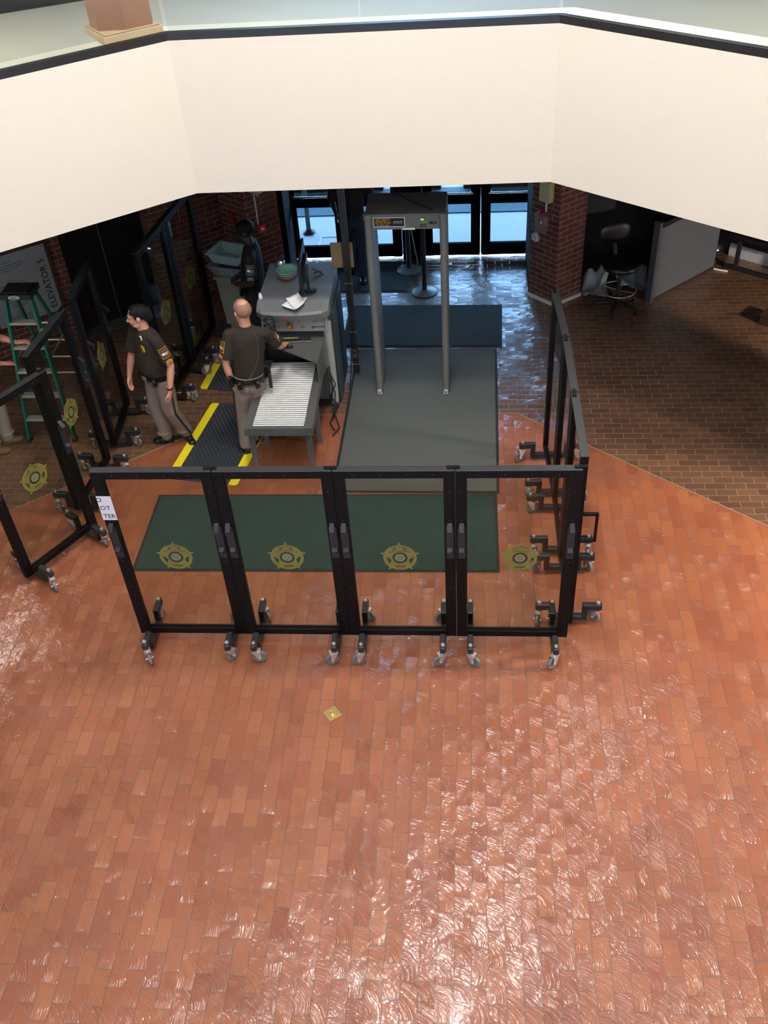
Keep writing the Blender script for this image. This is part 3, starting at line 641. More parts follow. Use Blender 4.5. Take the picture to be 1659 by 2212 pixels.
# curved lip in front of the top
k = MB(); n = 12; pr = []
xs = [-W_/2+W_*i/n for i in range(n+1)]
def lipy(x): return -.10-.05*(1-(x/(W_/2))**2)*1.2 + (.05 if abs(x) > W_/2*.98 else 0)
vs = []
for x in xs:
    y = lipy(x); vs += [(x, .08, ZX-.002), (x, y+.03, ZX-.04), (x, y, ZX-.06), (x, y+.02, ZX-.135), (x, .08, ZX-.14)]
k.add(vs, [(i*5+j, (i+1)*5+j, (i+1)*5+(j+1) % 5, i*5+(j+1) % 5) for i in range(n) for j in range(5)]+[tuple(range(5)), tuple(range(n*5, n*5+5))])
k.build('front_lip', M_GREYP, c, bevel=.004)
k = MB(); k.box((0, -.004, 1.17), (W_-.06, .03, .2)); k.box((-.30, -.021, 1.17), (.004, .003, .19), 1); k.box((.33, -.021, 1.17), (.004, .003, .19), 1)
k.text('AS', .052, T((.235, -.022, 1.195)) @ FRONT, 2, sxx=.8); k.text('E', .052, T((.305, -.022, 1.195)) @ FRONT, 2, sxx=.8); k.text('&', .03, T((.275, -.022, 1.19)) @ FRONT, 3, sxx=.8)
k.text('gemini', .048, T((.255, -.022, 1.125)) @ FRONT, 1, sxx=1.15); k.text('6c', .048, T((.09, -.022, 1.125)) @ FRONT, 1)
k.build('control_face', [M_GREYL, M_INK, mat('logo_red', (150, 40, 44), .5), M_GREYP], c)
k = MB(); k.M = T((-.045, -.022, 1.143)) @ RX(PI/2); k.lathe([(0, .0), (.030, 0), (.036, .02), (.030, .03), (.024, .012), (0, .010)], n=22); k.M = Matrix.Identity(4); k.build('emergency_button', mat('amber_button', (170, 120, 50), .35, metal=.4), c)
k = MB(); k.ball((-.045, -.152, 1.30), (.012, .012, .014), 12); k.build('indicator_light', M_REDP, c)
k = MB(); k.box((W_/2-.05, .05, .62), (.09, .09, 1.1)); k.build('corner_column', M_GREYL, c, bevel=.035)
k = MB(); k.box((W_/2+.001, .5, .62), (.03, .74, 1.16)); k.build('side_panel', mat('teal_grey_panel', (52, 60, 63), .6, spec=.25), c, bevel=.012)
k = MB(); k.box((0, .46, .05), (W_-.1, DD-.16, .1)); k.build('plinth', M_RUB, c)
# tunnel hood, cut diagonally
k = MB(); hx0, hx1 = -.38, .31
top = [(hx0, -.02), (hx1, -.02), (hx1-.02, -.54), (-.16, -.25), (hx0, -.14)]
n = len(top); z1, z0 = 1.0, .985
k.prism(top, z0, z1); k.build('tunnel_hood', M_STEEL, c, bevel=.003)
k = MB(); k.add([(hx1-.004, -.02, 1.0), (hx1-.004, -.02, .62), (hx1-.03, -.50, .68), (hx1-.022, -.54, .99), (hx1+.004, -.02, 1.0), (hx1+.004, -.02, .62), (hx1-.022, -.50, .68), (hx1-.014, -.54, .99)], [(0, 1, 2, 3), (7, 6, 5, 4), (0, 4, 5, 1), (1, 5, 6, 2), (2, 6, 7, 3), (3, 7, 4, 0)]); k.build('hood_side', M_STEEL, c)
k = MB(); k.add([(hx0+.004, -.02, 1.0), (hx0+.004, -.02, .62), (hx0+.004, -.12, .68), (hx0+.004, -.14, .99), (hx0-.004, -.02, 1.0), (hx0-.004, -.02, .62), (hx0-.004, -.12, .68), (hx0-.004, -.14, .99)], [(0, 1, 2, 3), (7, 6, 5, 4), (0, 4, 5, 1), (1, 5, 6, 2), (2, 6, 7, 3), (3, 7, 4, 0)]); k.build('hood_side', M_STEEL, c)
k = MB()
for i in range(9): k.box((hx0+.05+i*.073, -.035-.004*(i % 2), .82), (.07, .004, .32))
k.build('rubber_curtain', M_RUB, c)
# roller table
cz0, cz1, y0, y1 = .66, .73, 7.97, 9.14
rt_ = thing('roller_table', 'steel roller table sloping out of the baggage scanner', 'roller table', (-1.99, y0, 0))
ang = math.atan2(cz1-cz0, y1-y0); Lr = y1-y0
def zz(y): return cz0+(cz1-cz0)*y/Lr
k = MB(); k.bar((-.315, .02, cz0-.035), (-.27, Lr, cz1-.035), .09, .09, side=(0, 0, 1)); k.build('side_rail', M_STEEL, rt_, bevel=.003)
k = MB(); k.bar((.315, .02, cz0-.035), (.315, Lr, cz1-.035), .09, .085, side=(0, 0, 1)); k.build('side_rail', M_STEEL, rt_, bevel=.003)
k = MB(); k.box((0, 0, cz0-.035), (.72, .03, .1))
for sx_ in (-1, 1):
    for z in (-.015, -.06): k.cyl((sx_*.335, -.018, cz0+z), (sx_*.335, -.012, cz0+z), .006, n=8, mi=1)
k.build('end_plate', [M_STEEL, M_CHROME], rt_, bevel=.003)
nr = 33
k = MB(); k.bar((0, .03, cz0-.06), (0, Lr, cz1-.06), .55, .01, side=(1, 0, 0)); k.build('dark_gap_sheet', M_RUB, rt_)  # dark sheet added below so gaps between rollers look shaded
for i in range(nr):
    y = .05+i*(Lr-.1)/(nr-1)
    if i == 0:
        k = MB(); k.cyl((-.268, 0, 0), (.268, 0, 0), .0098, n=14); r0 = k.build('roller', M_ROLLER, rt_); r = r0
    else: r = r0.copy(); COL.objects.link(r); r.parent = rt_
    r.location = (0, y, zz(y)-.002)
for sx_, sy in ((-1, .05), (1, .05), (-1, .62), (1, .62)):
    k = MB(); x = sx_*.30; h = zz(sy)-.075
    k.box((x, sy, h/2+.008), (.06, .03, h-.01)); k.box((x, sy, .006), (.075, .055, .012)); k.build('leg', M_STEEL, rt_, bevel=.002)
k = MB(); k.box((0, .62, .12), (.56, .03, .03)); k.build('cross_brace', M_STEEL, rt_)
# cables at the foot of the scanner
k = MB(); k.tube([(-1.60, 9.18, .62), (-1.57, 9.1, .4), (-1.6, 9.08, .2), (-1.55, 9.0, .03), (-1.5, 8.85, .012), (-1.56, 8.7, .012)], .009)
k.tube([(-1.62, 9.18, .5), (-1.55, 9.12, .3), (-1.57, 9.05, .1), (-1.62, 8.95, .012), (-1.55, 8.8, .012)], .007); k.tube([(-1.6, 9.17, .55), (-1.53, 9.08, .45), (-1.6, 9.05, .3), (-1.52, 9.1, .15), (-1.6, 9.02, .015)], .008)
tag(k.build('cable_bundle', M_RUB), 'tangle of black cables hanging by the scanner corner to the floor', 'cable')

# things on the scanner
bw = []
for i in range(3):
    z = ZX+.001+i*.028; k = MB(); rr = .105+.004*i
    k.lathe([(0, .004), (rr*.6, .004), (rr*.85, .03), (rr, .058), (rr+.008, .06), (rr+.006, .052), (rr*.88, .024), (rr*.62, 0), (0, 0)])
    o = k.build('bowl', [mat('bowl_%s' % ['brown', 'beige', 'teal'][i], [(118, 104, 88), (150, 140, 120), (110, 168, 150)][i], .4)], loc=(-2.06+.004*i, 9.765, z))
    tag(o, ['brown bowl at the bottom of the stack on the scanner', 'beige bowl in the middle of the stack on the scanner', 'teal bowl on top of the stack on the scanner'][i], 'bowl', 'bowls stacked on the scanner')
c = thing('travel_mug', 'steel travel mug with black lid behind the stacked bowls', 'mug', (-2.14, 9.93, ZX)); k = MB(); k.lathe([(0, 0), (.034, 0), (.04, .15), (0, .15)]); k.build('cup_body', M_CHROME, c); k = MB(); k.lathe([(0, .15), (.042, .15), (.042, .17), (.03, .182), (0, .182)]); k.build('lid', M_RUB, c)
k = MB(); k.tube([(-.038, 0, .13), (-.07, 0, .12), (-.07, 0, .05), (-.037, 0, .03)], .006); k.build('handle', M_RUB, c)
# monitor, seen from its edge
c = thing('monitor', 'black flat monitor seen edge on, standing on the scanner top', 'monitor', (-1.79, 9.47, ZX), R(4))
k = MB(); k.lathe([(0, .012), (.09, .012), (.1, .004), (.1, 0), (0, 0)], sx=1, sy=1.1); k.build('base', M_RUB, c)
k = MB(); k.box((.01, 0, .09), (.03, .06, .17)); k.build('neck', M_RUB, c, bevel=.004)
k = MB(); k.box((-.03, .0, .30), (.03, .60, .36)); k.box((.0, 0, .28), (.04, .3, .2)); k.build('housing', mat('monitor_black', (20, 20, 22), .35), c, bevel=.006)
k = MB(); k.box((-.046, 0, .305), (.003, .56, .32)); k.build('screen', mat('screen_dark', (26, 28, 34), .15), c)
k = MB(); k.box((.0, -.30, .135), (.006, .004, .006)); k.build('power_light', mat('blue_led', (60, 60, 255), .4, emit=2), c)
k = MB(); k.tube([(-1.74, 9.6, ZX+.2), (-1.69, 9.72, ZX+.1), (-1.66, 9.8, ZX+.02), (-1.7, 9.9, ZX+.012), (-1.78, 9.86, ZX+.012)], .007); tag(k.build('monitor_cable', M_RUB), 'black cable behind the monitor', 'cable')
# loose papers
def paper(poly, z, curl, label):
    k = MB(); n = 8; vs = []
    a, b_, c_, d_ = [Vector(p) for p in poly]
    for i in range(n+1):
        for j in range(n+1):
            u, v = i/n, j/n; p = (a*(1-u)+b_*u)*(1-v)+(d_*(1-u)+c_*u)*v
            vs.append((p.x, p.y, z+curl*(abs(u-.5)*2)**2*.5+curl*(abs(v-.5)*2)**3*.4))
    k.add(vs, [(i*(n+1)+j, (i+1)*(n+1)+j, (i+1)*(n+1)+j+1, i*(n+1)+j+1) for i in range(n) for j in range(n)], 0, True)
    o = k.build('paper_sheet', M_PAPER); m_ = o.modifiers.new('s', 'SOLIDIFY'); m_.thickness = .0008; return tag(o, label, 'paper', 'white papers on the scanner')
paper([(-2.03, 9.14), (-1.87, 9.04), (-1.77, 9.29), (-1.93, 9.36)], ZX+.004, .02, 'crumpled white sheet of paper on the scanner edge, lower of two')
paper([(-2.0, 9.26), (-1.86, 9.02), (-1.78, 9.18), (-1.88, 9.38)], ZX+.012, .03, 'crumpled white sheet of paper on the scanner, uppermost')
k = MB(); k.tube([(0, 0, 0), (0, .0, .02), (0, 0, .06)], [.02, .022, .012], 12); tag(k.build('bottle', M_PAPER, loc=(-2.29, 9.33, ZX)), 'small white bottle at the left front corner of the scanner top', 'bottle')
# black radio bag on the hood, wand, holder
HZ = 1.0
c = thing('black_bag', 'upright black padded pouch standing on the scanner hood', 'bag', (-2.155, 8.985, HZ+.001))
c.scale = (1.05, 1.05, 1.12)
k = MB(); k.lathe([(0, 0), (.058, 0), (.066, .02), (.064, .17), (.060, .19), (.062, .2), (.058, .28), (.05, .305), (.02, .31), (0, .31)], n=22); k.build('pouch', mat('bag_black', (24, 24, 26), .6, bump=.6, bscale=40), c)
k = MB(); k.lathe([(0, .0), (.03, 0), (.032, .16), (.024, .19), (0, .19)], (-.085, -.02, 0), n=14); k.build('side_pocket', M_LEATH, c)
k = MB(); k.tube([(-.045, 0, .27), (-.05, -.04, .3), (0, -.062, .25), (.045, -.045, .28)], .006); k.tube([(-.02, 0, .31), (0, -.02, .325), (.02, 0, .31)], .006); k.build('strap', M_GREYD, c)
c = thing('hand_wand', 'long black hand-held metal detector wand lying on the steel hood', 'wand', (-1.93, 9.075, HZ+.001), R(3))
k = MB(); k.box((0, .028, .02), (.36, .04, .034)); k.build('wand_body', M_RUB, c, bevel=.009)
k = MB(); k.box((.02, -.012, .012), (.34, .022, .022)); k.build('wand_grip', M_STEEL, c, bevel=.006)
k = MB(); k.text('GARRETT', .036, T((-.04, .028, .0372)), 0, sxx=1.1); k.build('yellow_print', M_YELP, c)
c = thing('desk_clip', 'small black two-pronged holder on the steel hood', 'holder', (-1.965, 8.96, HZ+.001), R(12))
k = MB(); k.box((0, 0, .010), (.075, .03, .018)); k.build('clip_base', M_RUB, c)
for s_ in (-1, 1): k = MB(); k.box((s_*.028, 0, .034), (.006, .012, .032)); k.build('prong', M_RUB, c)

# ------------------------------------------------------------------ people
def remeshed(name, k, m_, parent, voxel=.008, smooth=3):
    o = k.build(name, m_, parent)
    r = o.modifiers.new('r', 'REMESH'); r.mode = 'VOXEL'; r.voxel_size = voxel; r.use_smooth_shade = True
    s_ = o.modifiers.new('s', 'SMOOTH'); s_.iterations = smooth; s_.factor = .5
    bpy.context.view_layer.update()
    me = bpy.data.meshes.new_from_object(o.evaluated_get(bpy.context.evaluated_depsgraph_get()))
    o.modifiers.clear(); o.data = me; me.name = name
    for p in me.polygons: p.use_smooth = True
    return o
def limb(k, pts, rad, n=14):
    pts = [Vector(p) for p in pts]; k.tube(pts, list(rad), n)
    for p, r in zip(pts, rad): k.ball(p, r*.995, 12)
def loft(k, rings, X, Yv, n=22):
    """rings: (center, halfwidth, halfdepth)"""
    vs = []
    for c_, a, b_ in rings: vs += [Vector(c_)+X*(a*math.cos(2*PI*i/n))+Yv*(b_*math.sin(2*PI*i/n)) for i in range(n)]
    m_ = len(rings)
    k.add(vs, [(j*n+i, j*n+(i+1) % n, (j+1)*n+(i+1) % n, (j+1)*n+i) for j in range(m_-1) for i in range(n)]+[tuple(range(n-1, -1, -1)), tuple(range((m_-1)*n, m_*n))], 0, True)
def hand(k, wr, d, nrm, side, curl=.5, sc=1.0):
    """wr wrist, d pointing direction, nrm palm normal (fingers curl towards it), side: thumb side vector"""
    d = Vector(d).normalized(); nrm = Vector(nrm); nrm = (nrm-d*nrm.dot(d)).normalized(); sd = Vector(side); sd = (sd-d*sd.dot(d)-nrm*sd.dot(nrm)).normalized()
    wr = Vector(wr)
    limb(k, [wr, wr+d*.03*sc], [.024*sc, .024*sc])
    for t, w_ in ((-.026, .015), (-.009, .016), (.009, .016), (.026, .015)):
        limb(k, [wr+d*.02*sc+sd*t*.7*sc, wr+d*.085*sc+sd*t*sc], [w_*sc, .0125*sc])
    for t, L in ((.028, .072), (.010, .08), (-.009, .074), (-.027, .058)):
        b0 = wr+d*.088*sc+sd*t*sc; a = curl*.5; p = [b0]; rr = [.0098*sc]; aa = a*.4
        for j, f in enumerate((.45, .32, .25)):
            dd = d*math.cos(aa)+nrm*math.sin(aa); p.append(p[-1]+dd*L*f*sc); rr.append((.0092-.0008*j)*sc); aa += curl*(.75-.1*j)
        limb(k, p, rr, 10)
    b0 = wr+d*.028*sc+sd*.022*sc; d2 = (d*.75+sd*.6+nrm*.35).normalized(); p1 = b0+d2*.042*sc; p2 = p1+(d*.9+sd*.15+nrm*.4).normalized()*.032*sc; p3 = p2+(d*.95+nrm*.35).normalized()*.026*sc
    limb(k, [b0, p1, p2, p3], [.015*sc, .0125*sc, .0105*sc, .009*sc], 10)
def headM(c_, yaw, pitch=0, roll=0): return T(c_) @ RZ(yaw) @ RX(pitch) @ RY(roll)
def person(label, loc, rot, J, skin, shirt, pants, shoes, hair, hairkind='full', uniform=True, group=None, belly=0, hands=((0, 0, 0), (0, 0, 0)), voxel=.0075, sleeve=.62):
    t = thing('person', label, 'person', loc, rot, group)
    V = {a: Vector(b_) for a, b_ in J.items()}
    P, N, H = V['pelvis'], V['neck'], V['head']
    hy, hp = J.get('head_yaw', (0, 0, 0))[0], J.get('head_yaw', (0, 0, 0))[1]
    k = MB()
    # head, all in one skin with the body
    HS = Matrix.Scale(1.09, 4)
    k.M = headM(H, hy, hp) @ HS
    k.ball((0, -.012, .028), (.075, .094, .088), 20); k.ball((0, .028, -.03), (.060, .064, .082), 18); k.ball((0, .055, -.082), (.034, .033, .028), 14)
    for s_ in (-1, 1):
        k.ball((s_*.034, .058, -.028), (.028, .03, .03), 12); k.ball((s_*.042, .03, -.072), (.026, .035, .026), 12)
        k.ball((s_*.077, -.006, -.012), (.010, .019, .031), 12); k.ball((s_*.082, -.014, -.004), (.008, .014, .018), 10)
        limb(k, [(s_*.012, .088, .020), (s_*.045, .074, .018)], [.011, .010], 8)
    limb(k, [(0, .088, .008), (0, .103, -.014), (0, .112, -.030)], [.009, .011, .0135], 10); k.ball((.011, .100, -.034), .009, 8); k.ball((-.011, .100, -.034), .009, 8)
    k.ball((0, .088, -.058), (.024, .010, .006), 10); k.ball((0, .085, -.069), (.021, .010, .007), 10)
    k.M = Matrix.Identity(4)
    nb = H+Vector((0, -.01, -.06)); limb(k, [nb, N+Vector((0, 0, -.03))], [.056, .064], 18)
    def sp(z): 
        f_ = (z-.93)/.54; return P+(N-P)*f_
    SHX = (V['shR']-V['shL']); X = Vector((SHX.x, SHX.y, 0)).normalized(); Yv = Vector((-X.y, X.x, 0))
    HX = (V['hipR']-V['hipL']); HXn = Vector((HX.x, HX.y, 0)).normalized(); HYv = Vector((-HXn.y, HXn.x, 0))
    def mixv(f_): x_ = (HXn*(1-f_)+X*f_).normalized(); return x_, Vector((-x_.y, x_.x, 0))
    def torso(k, g, z0=.86):
        vs = []; n = 24
        for z, a, b_, yo in ((z0, .155, .11, 0), (.95, .158, .115+belly*.5, belly*.4), (1.03, .156, .115+belly, belly*.7), (1.12, .160, .117+belly*.8, belly*.6), (1.22, .172, .12+belly*.3, belly*.3), (1.32, .182, .118, 0), (1.39, .180, .104, -.005), (1.435, .150, .085, -.008), (1.465, .095, .066, -.01), (1.485, .062, .058, 0)):
            x_, y_ = mixv(min(1, max(0, (z-.93)/.45))); c_ = sp(z)+y_*yo
            vs.append((c_, x_, y_, a+g, b_+g))
        pts = []
        for c_, x_, y_, a, b_ in vs: pts += [c_+x_*(a*math.cos(2*PI*i/n))+y_*(b_*math.sin(2*PI*i/n)) for i in range(n)]
        m_ = len(vs); k.add(pts, [(j*n+i, j*n+(i+1) % n, (j+1)*n+(i+1) % n, (j+1)*n+i) for j in range(m_-1) for i in range(n)]+[tuple(range(n-1, -1, -1)), tuple(range((m_-1)*n, m_*n))], 0, True)
    torso(k, -.012)
    for s_ in 'RL':
        sh, el, wr = V['sh'+s_], V['el'+s_], V['wr'+s_]
        limb(k, [sh, sh.lerp(el, .5), el, el.lerp(wr, .35), wr], [.052, .047, .039, .041, .026], 14)
        hd, hn, hs, cu = hands[0 if s_ == 'R' else 1]
        hand(k, wr, hd, hn, hs, cu)
        hp_, kn, an = V['hip'+s_], V['kn'+s_], V['an'+s_]
        limb(k, [hp_, hp_.lerp(kn, .4), kn, kn.lerp(an, .35), an], [.082, .076, .054, .056, .036], 14)
    body = remeshed('body', k, skin, t, voxel, 2)
    # hair
    k = MB(); k.M = headM(H, hy, hp) @ HS
    if hairkind == 'full':
        k.ball((0, -.032, .032), (.0780, .0805, .080), 22); k.ball((0, .022, .088), (.050, .040, .022), 14); k.ball((0, -.005, .086), (.056, .060, .032), 14)
        for s_ in (-1, 1): k.ball((s_*.070, .012, .026), (.010, .016, .038), 10); k.ball((s_*.054, .024, .068), (.026, .036, .030), 12)
        limb(k, [(-.0, -.085, -.03), (0, -.085, .03)], [.05, .05], 12)
    elif hairkind == 'crop':
        k.ball((0, -.030, .022), (.0785, .0815, .082), 22); k.ball((0, -.006, .031), (.078, .081, .0868), 22)
    else:
        k.ball((0, -.024, .04), (.080, .094, .086), 22); k.ball((0, .03, .08), (.062, .05, .03), 14)
    k.M = Matrix.Identity(4); remeshed('hair', k, hair, t, .006, 2)
    k = MB(); k.M = headM(H, hy, hp) @ HS
    for s_ in (-1, 1): k.ball((s_*.031, .0785, .002), (.011, .008, .0045), 10, 0); k.ball((s_*.031, .0835, .002), (.006, .005, .0045), 8, 1)
    k.build('eyes', [mat('eye_lid', (130, 84, 68), .5), M_INK], t)
    k = MB(); k.M = headM(H, hy, hp) @ HS
    for s_ in (-1, 1): limb(k, [(s_*.014, .098, .024), (s_*.032, .093, .029), (s_*.048, .080, .025)], [.004, .0045, .003], 6)
    k.build('eyebrows', hair, t)
    # shirt with short sleeves and collar
    k = MB(); torso(k, .006, .90)
    for s_ in 'RL':
        sh, el = V['sh'+s_], V['el'+s_]; e2 = sh.lerp(el, sleeve); limb(k, [sh+Vector((0, 0, .0)), sh.lerp(el, .3)], [.062, .066]); k.cyl(sh.lerp(el, .3), sh.lerp(el, sleeve+.2), .068, .072, 18)
        limb(k, [sp(1.42)+(sh-sp(1.42))*.3, sh], [.07, .06])
    remeshed('shirt', k, shirt, t, voxel, 3)
    k = MB(); c_ = N+Vector((0, 0, .0)); k.M = T(c_); k.lathe([(.060, -.03), (.066, 0), (.062, .03), (.072, .015), (.088, -.02), (.10, -.045)], n=24, sx=1.0, sy=.95); k.M = Matrix.Identity(4); k.build('collar', shirt, t)
    # trousers
    k = MB(); loft(k, [(sp(.80), .15, .11), (sp(.86), .165, .125+belly*.2), (sp(.93), .163, .12+belly*.4), (sp(.975), .160, .118+belly*.5)], HXn, HYv)
    for s_ in 'RL':
        hp_, kn, an = V['hip'+s_], V['kn'+s_], V['an'+s_]; lo = kn.lerp(an, .97)
        fw_ = Vector((-0, 1, 0))
        limb(k, [hp_, hp_.lerp(kn, .45), kn, kn.lerp(an, .5), lo], [.104, .10, .086, .082, .074], 16); k.ball(kn.lerp(an, .86)+Vector((0, .012, 0)), (.088, .092, .03), 14)
        k.cyl(kn.lerp(an, .8), kn.lerp(an, 1.03), .068, .072, 16)
    o = remeshed('trousers', k, pants, t, voxel, 3)
    for s_ in 'RL':
        k = MB(); an = V['an'+s_]; fy = J.get('foot'+s_, (0, 0, 0))[0]; fp = J.get('foot'+s_, (0, 0, 0))[1]
        k.M = T(an) @ RZ(fy) @ RX(fp)
        k.ball((0, -.03, -.04), (.042, .05, .05), 14); k.ball((0, .05, -.055), (.044, .08, .036), 14); k.ball((0, .12, -.062), (.046, .055, .029), 14); limb(k, [(0, 0, .06), (0, 0, -.03)], [.046, .046])
        k.box((0, .03, -.08), (.07, .2, .018)); k.ball((0, .12, -.08), (.044, .05, .01), 12)
        remeshed('shoe', k, shoes, t, .007, 2)
    return t, V, sp, mixv, torso
def torso_pt(sp, mixv, z, side, fwd): x_, y_ = mixv(min(1, max(0, (z-.93)/.45))); return sp(z)+x_*side+y_*fwd
def duty_belt(t, sp, mixv, belly=0, gear=True):
    k = MB(); n = 30; x_, y_ = mixv(.05)
    pts = []
    for z, g in ((.925, .012), (.925, .022), (.978, .022), (.978, .012)):
        pts += [sp(z)+x_*((.166+g)*math.cos(2*PI*i/n))+y_*((.128+belly*.5+g)*math.sin(2*PI*i/n)) for i in range(n)]
    k.add(pts, [(j*n+i, j*n+(i+1) % n, ((j+1) % 4)*n+(i+1) % n, ((j+1) % 4)*n+i) for j in range(4) for i in range(n)])
    o = k.build('duty_belt', M_LEATH, t)
    k = MB(); c_ = sp(.95)+y_*(.128+belly*.5+.026); k.box(c_, (.06, .008, .045)); k.build('buckle', M_BADGE if False else M_CHROME, o)
    for a, w_, h, nm in ((.15, .05, .11, 'pouch'), (.75, .045, .09, 'pouch'), (2.3, .045, .09, 'pouch'), (3.6, .05, .13, 'pouch'), (4.3, .06, .10, 'pouch'), (5.2, .05, .10, 'pouch')):
        k = MB(); p = sp(.94)+x_*((.166+.04)*math.cos(a))+y_*((.128+belly*.5+.04)*math.sin(a)); nn = (x_*math.cos(a)+y_*math.sin(a)); yaw_ = math.atan2(nn.y, nn.x)
        k.M = T(p) @ RZ(yaw_); k.box((0, 0, 0), (.04, w_, h)); k.cyl((.021, 0, h*.28), (.024, 0, h*.28), .007, n=8, mi=1); k.build('pouch', [M_LEATH, M_CHROME], o, bevel=.008)
    k = MB(); p = sp(.93)+x_*(.166+.05); k.M = T(p); k.box((0, 0, -.05), (.035, .06, .2)); k.box((0, .02, .07), (.03, .035, .09)); k.build('holster', M_LEATH, o, bevel=.008)
    return o
def arm_patch(t, sh, el, out, main_first=.35, rank=True, edge=None):
    """shoulder patch and chevrons on the outside of the sleeve"""
    ax = (el-sh).normalized(); out = Vector(out); out = (out-ax*out.dot(ax)).normalized(); sd = ax.cross(out)
    def bend(u, v, r): # u round the sleeve, v along it
        a = u/.07; return sh+ax*v+(out*math.cos(a)+sd*math.sin(a))*r
    def strip(poly_u, v0, v1, r, mi, k, n=6):
        vs = []
        for i in range(n+1):
            u = poly_u[0]+(poly_u[1]-poly_u[0])*i/n
            vs += [bend(u, v0, r), bend(u, v1, r)]
        k.add(vs, [(2*i, 2*i+1, 2*i+3, 2*i+2) for i in range(n)], mi)
    k = MB(); strip((-.045, .045), .065, .185, .0745, 0, k); strip((-.039, .039), .071, .179, .0755, 1, k)
    strip((-.025, .025), .085, .105, .0765, 2, k); strip((-.02, .02), .09, .10, .077, 1, k); strip((-.03, .0), .12, .15, .0765, 0, k); strip((.002, .03), .118, .145, .0765, 4, k); strip((-.026, .026), .155, .168, .0765, 3, k)
    k.build('shoulder_patch', [edge or M_ORANGE, M_PATCHK, M_LGREY, M_PATCHB, M_PAPER], t)
    if rank:
        k = MB()
        for off in (0, .02):
            for s_ in (-1, 1):
                vs = [bend(0, .205+off, .0762), bend(0, .218+off, .0762), bend(s_*.035, .232+off, .0762), bend(s_*.035, .219+off, .0762)]
                k.add(vs, [(0, 1, 2, 3)])
        k.build('chevron', edge or M_ORANGE, t)

# officer walking left, local forward +y
rotA = math.atan2(-.8, -.6)-PI/2      # heading
def loc2(v, base, rot):   # world -> local
    d_ = Vector(v)-Vector(base); return tuple(Matrix.Rotation(-rot, 3, 'Z') @ d_)
def person_world(label, base, heading, JW, **kw):
    """JW joints in world coordinates; converted into the person's own frame"""
    J = {}
    for a, v in JW.items():
        if a in ('head_yaw', 'footR', 'footL'): J[a] = (v[0]-heading, v[1], 0)
        else: J[a] = loc2(v, base, heading)
    hs = []
    for h in kw.pop('hands'):
        hs.append(tuple(tuple(Matrix.Rotation(-heading, 3, 'Z') @ Vector(x)) for x in h[:3])+(h[3],))
    return person(label, base, heading, J, hands=hs, **kw)

base = (-3.38, 8.58, 0)
t1, V, sp, mx_, to = person_world('uniformed officer in brown shirt and taupe trousers walking left across the mat, head turned left', base, R(145), dict(
    pelvis=(-3.35, 8.60, .93), neck=(-3.36, 8.56, 1.49), head=(-3.39, 8.55, 1.655), head_yaw=(R(100), -.12, 0),
    shR=(-3.52, 8.69, 1.425), elR=(-3.61, 8.66, 1.13), wrR=(-3.67, 8.60, .90),
    shL=(-3.22, 8.44, 1.425), elL=(-3.13, 8.44, 1.13), wrL=(-3.17, 8.36, .88),
    hipR=(-3.42, 8.66, .90), knR=(-3.47, 8.62, .50), anR=(-3.43, 8.62, .095),
    hipL=(-3.28, 8.54, .90), knL=(-3.28, 8.52, .50), anL=(-3.21, 8.67, .11), footR=(R(98), 0, 0), footL=(R(215), -.12, 0)),
    hands=[((-.10, -.15, -1), (.7, -.3, 0), (-.6, -.8, 0), .6), ((-.12, -.1, -1), (-.8, .1, 0), (-.6, -.8, 0), .9)],
    skin=M_SKIN, shirt=M_SHIRT, pants=M_PANTS, shoes=M_LEATH, hair=M_HAIR, hairkind='full', belly=.03)
duty_belt(t1, sp, mx_, .03)
arm_patch(t1, V['shL'], V['elL'], Matrix.Rotation(-R(145), 3, 'Z') @ Vector((.6, -.8, .1)))
x_, y_ = mx_(1)
# badge, collar pin and name tag on the chest
k = MB(); p = torso_pt(sp, mx_, 1.33, -.085, .128); k.M = T(p) @ Matrix((x_, Vector((0, 0, 1)), -y_)).transposed().to_4x4() 
k.lathe([(0, -.006), (.022, -.006), (.030, -.002), (.034, .002)], n=18, sx=1, sy=1.15)
for i in range(7): a = 2*PI*i/7; k.ball((.033*math.cos(a), .038*math.sin(a), 0), .006, 6)
k.M = Matrix.Identity(4); k.build('badge', M_BADGE, t1)
k = MB(); p = torso_pt(sp, mx_, 1.425, -.05, .092); k.M = T(p); k.box((0, 0, 0), (.012, .01, .04)); k.box((.01, 0, .02), (.02, .01, .01)); k.M = Matrix.Identity(4); k.build('collar_pin', M_PAPER, t1)
k = MB(); wv = V['wrL']; k.M = T(wv+Vector((0, 0, .02))); k.lathe([(.028, -.010), (.032, -.010), (.032, .010), (.028, .010)], n=18); k.cyl((.028, 0, 0), (.042, 0, 0), .017, n=14, mi=1); k.M = Matrix.Identity(4); k.build('wristwatch', [M_LEATH, M_CHROME], t1)
# trouser stripe
def stripe(t, V, s_, out, rad=.078):
    k = MB(); out = Vector(out).normalized(); vs = []
    pts = [V['hip'+s_], V['hip'+s_].lerp(V['kn'+s_], .45), V['kn'+s_], V['kn'+s_].lerp(V['an'+s_], .5), V['an'+s_]]
    rr = [.104, .102, .092, .088, .088]
    sd = Vector((-out.y, out.x, 0))
    for p, r in zip(pts, rr): vs += [p+out*(r+.001)-sd*.012, p+out*(r+.001)+sd*.012]
    k.add(vs, [(2*i, 2*i+1, 2*i+3, 2*i+2) for i in range(len(pts)-1)]); k.build('trouser_stripe', M_STRIPE, t)
stripe(t1, V, 'L', Matrix.Rotation(-R(145), 3, 'Z') @ Vector((.75, -.66, 0)))

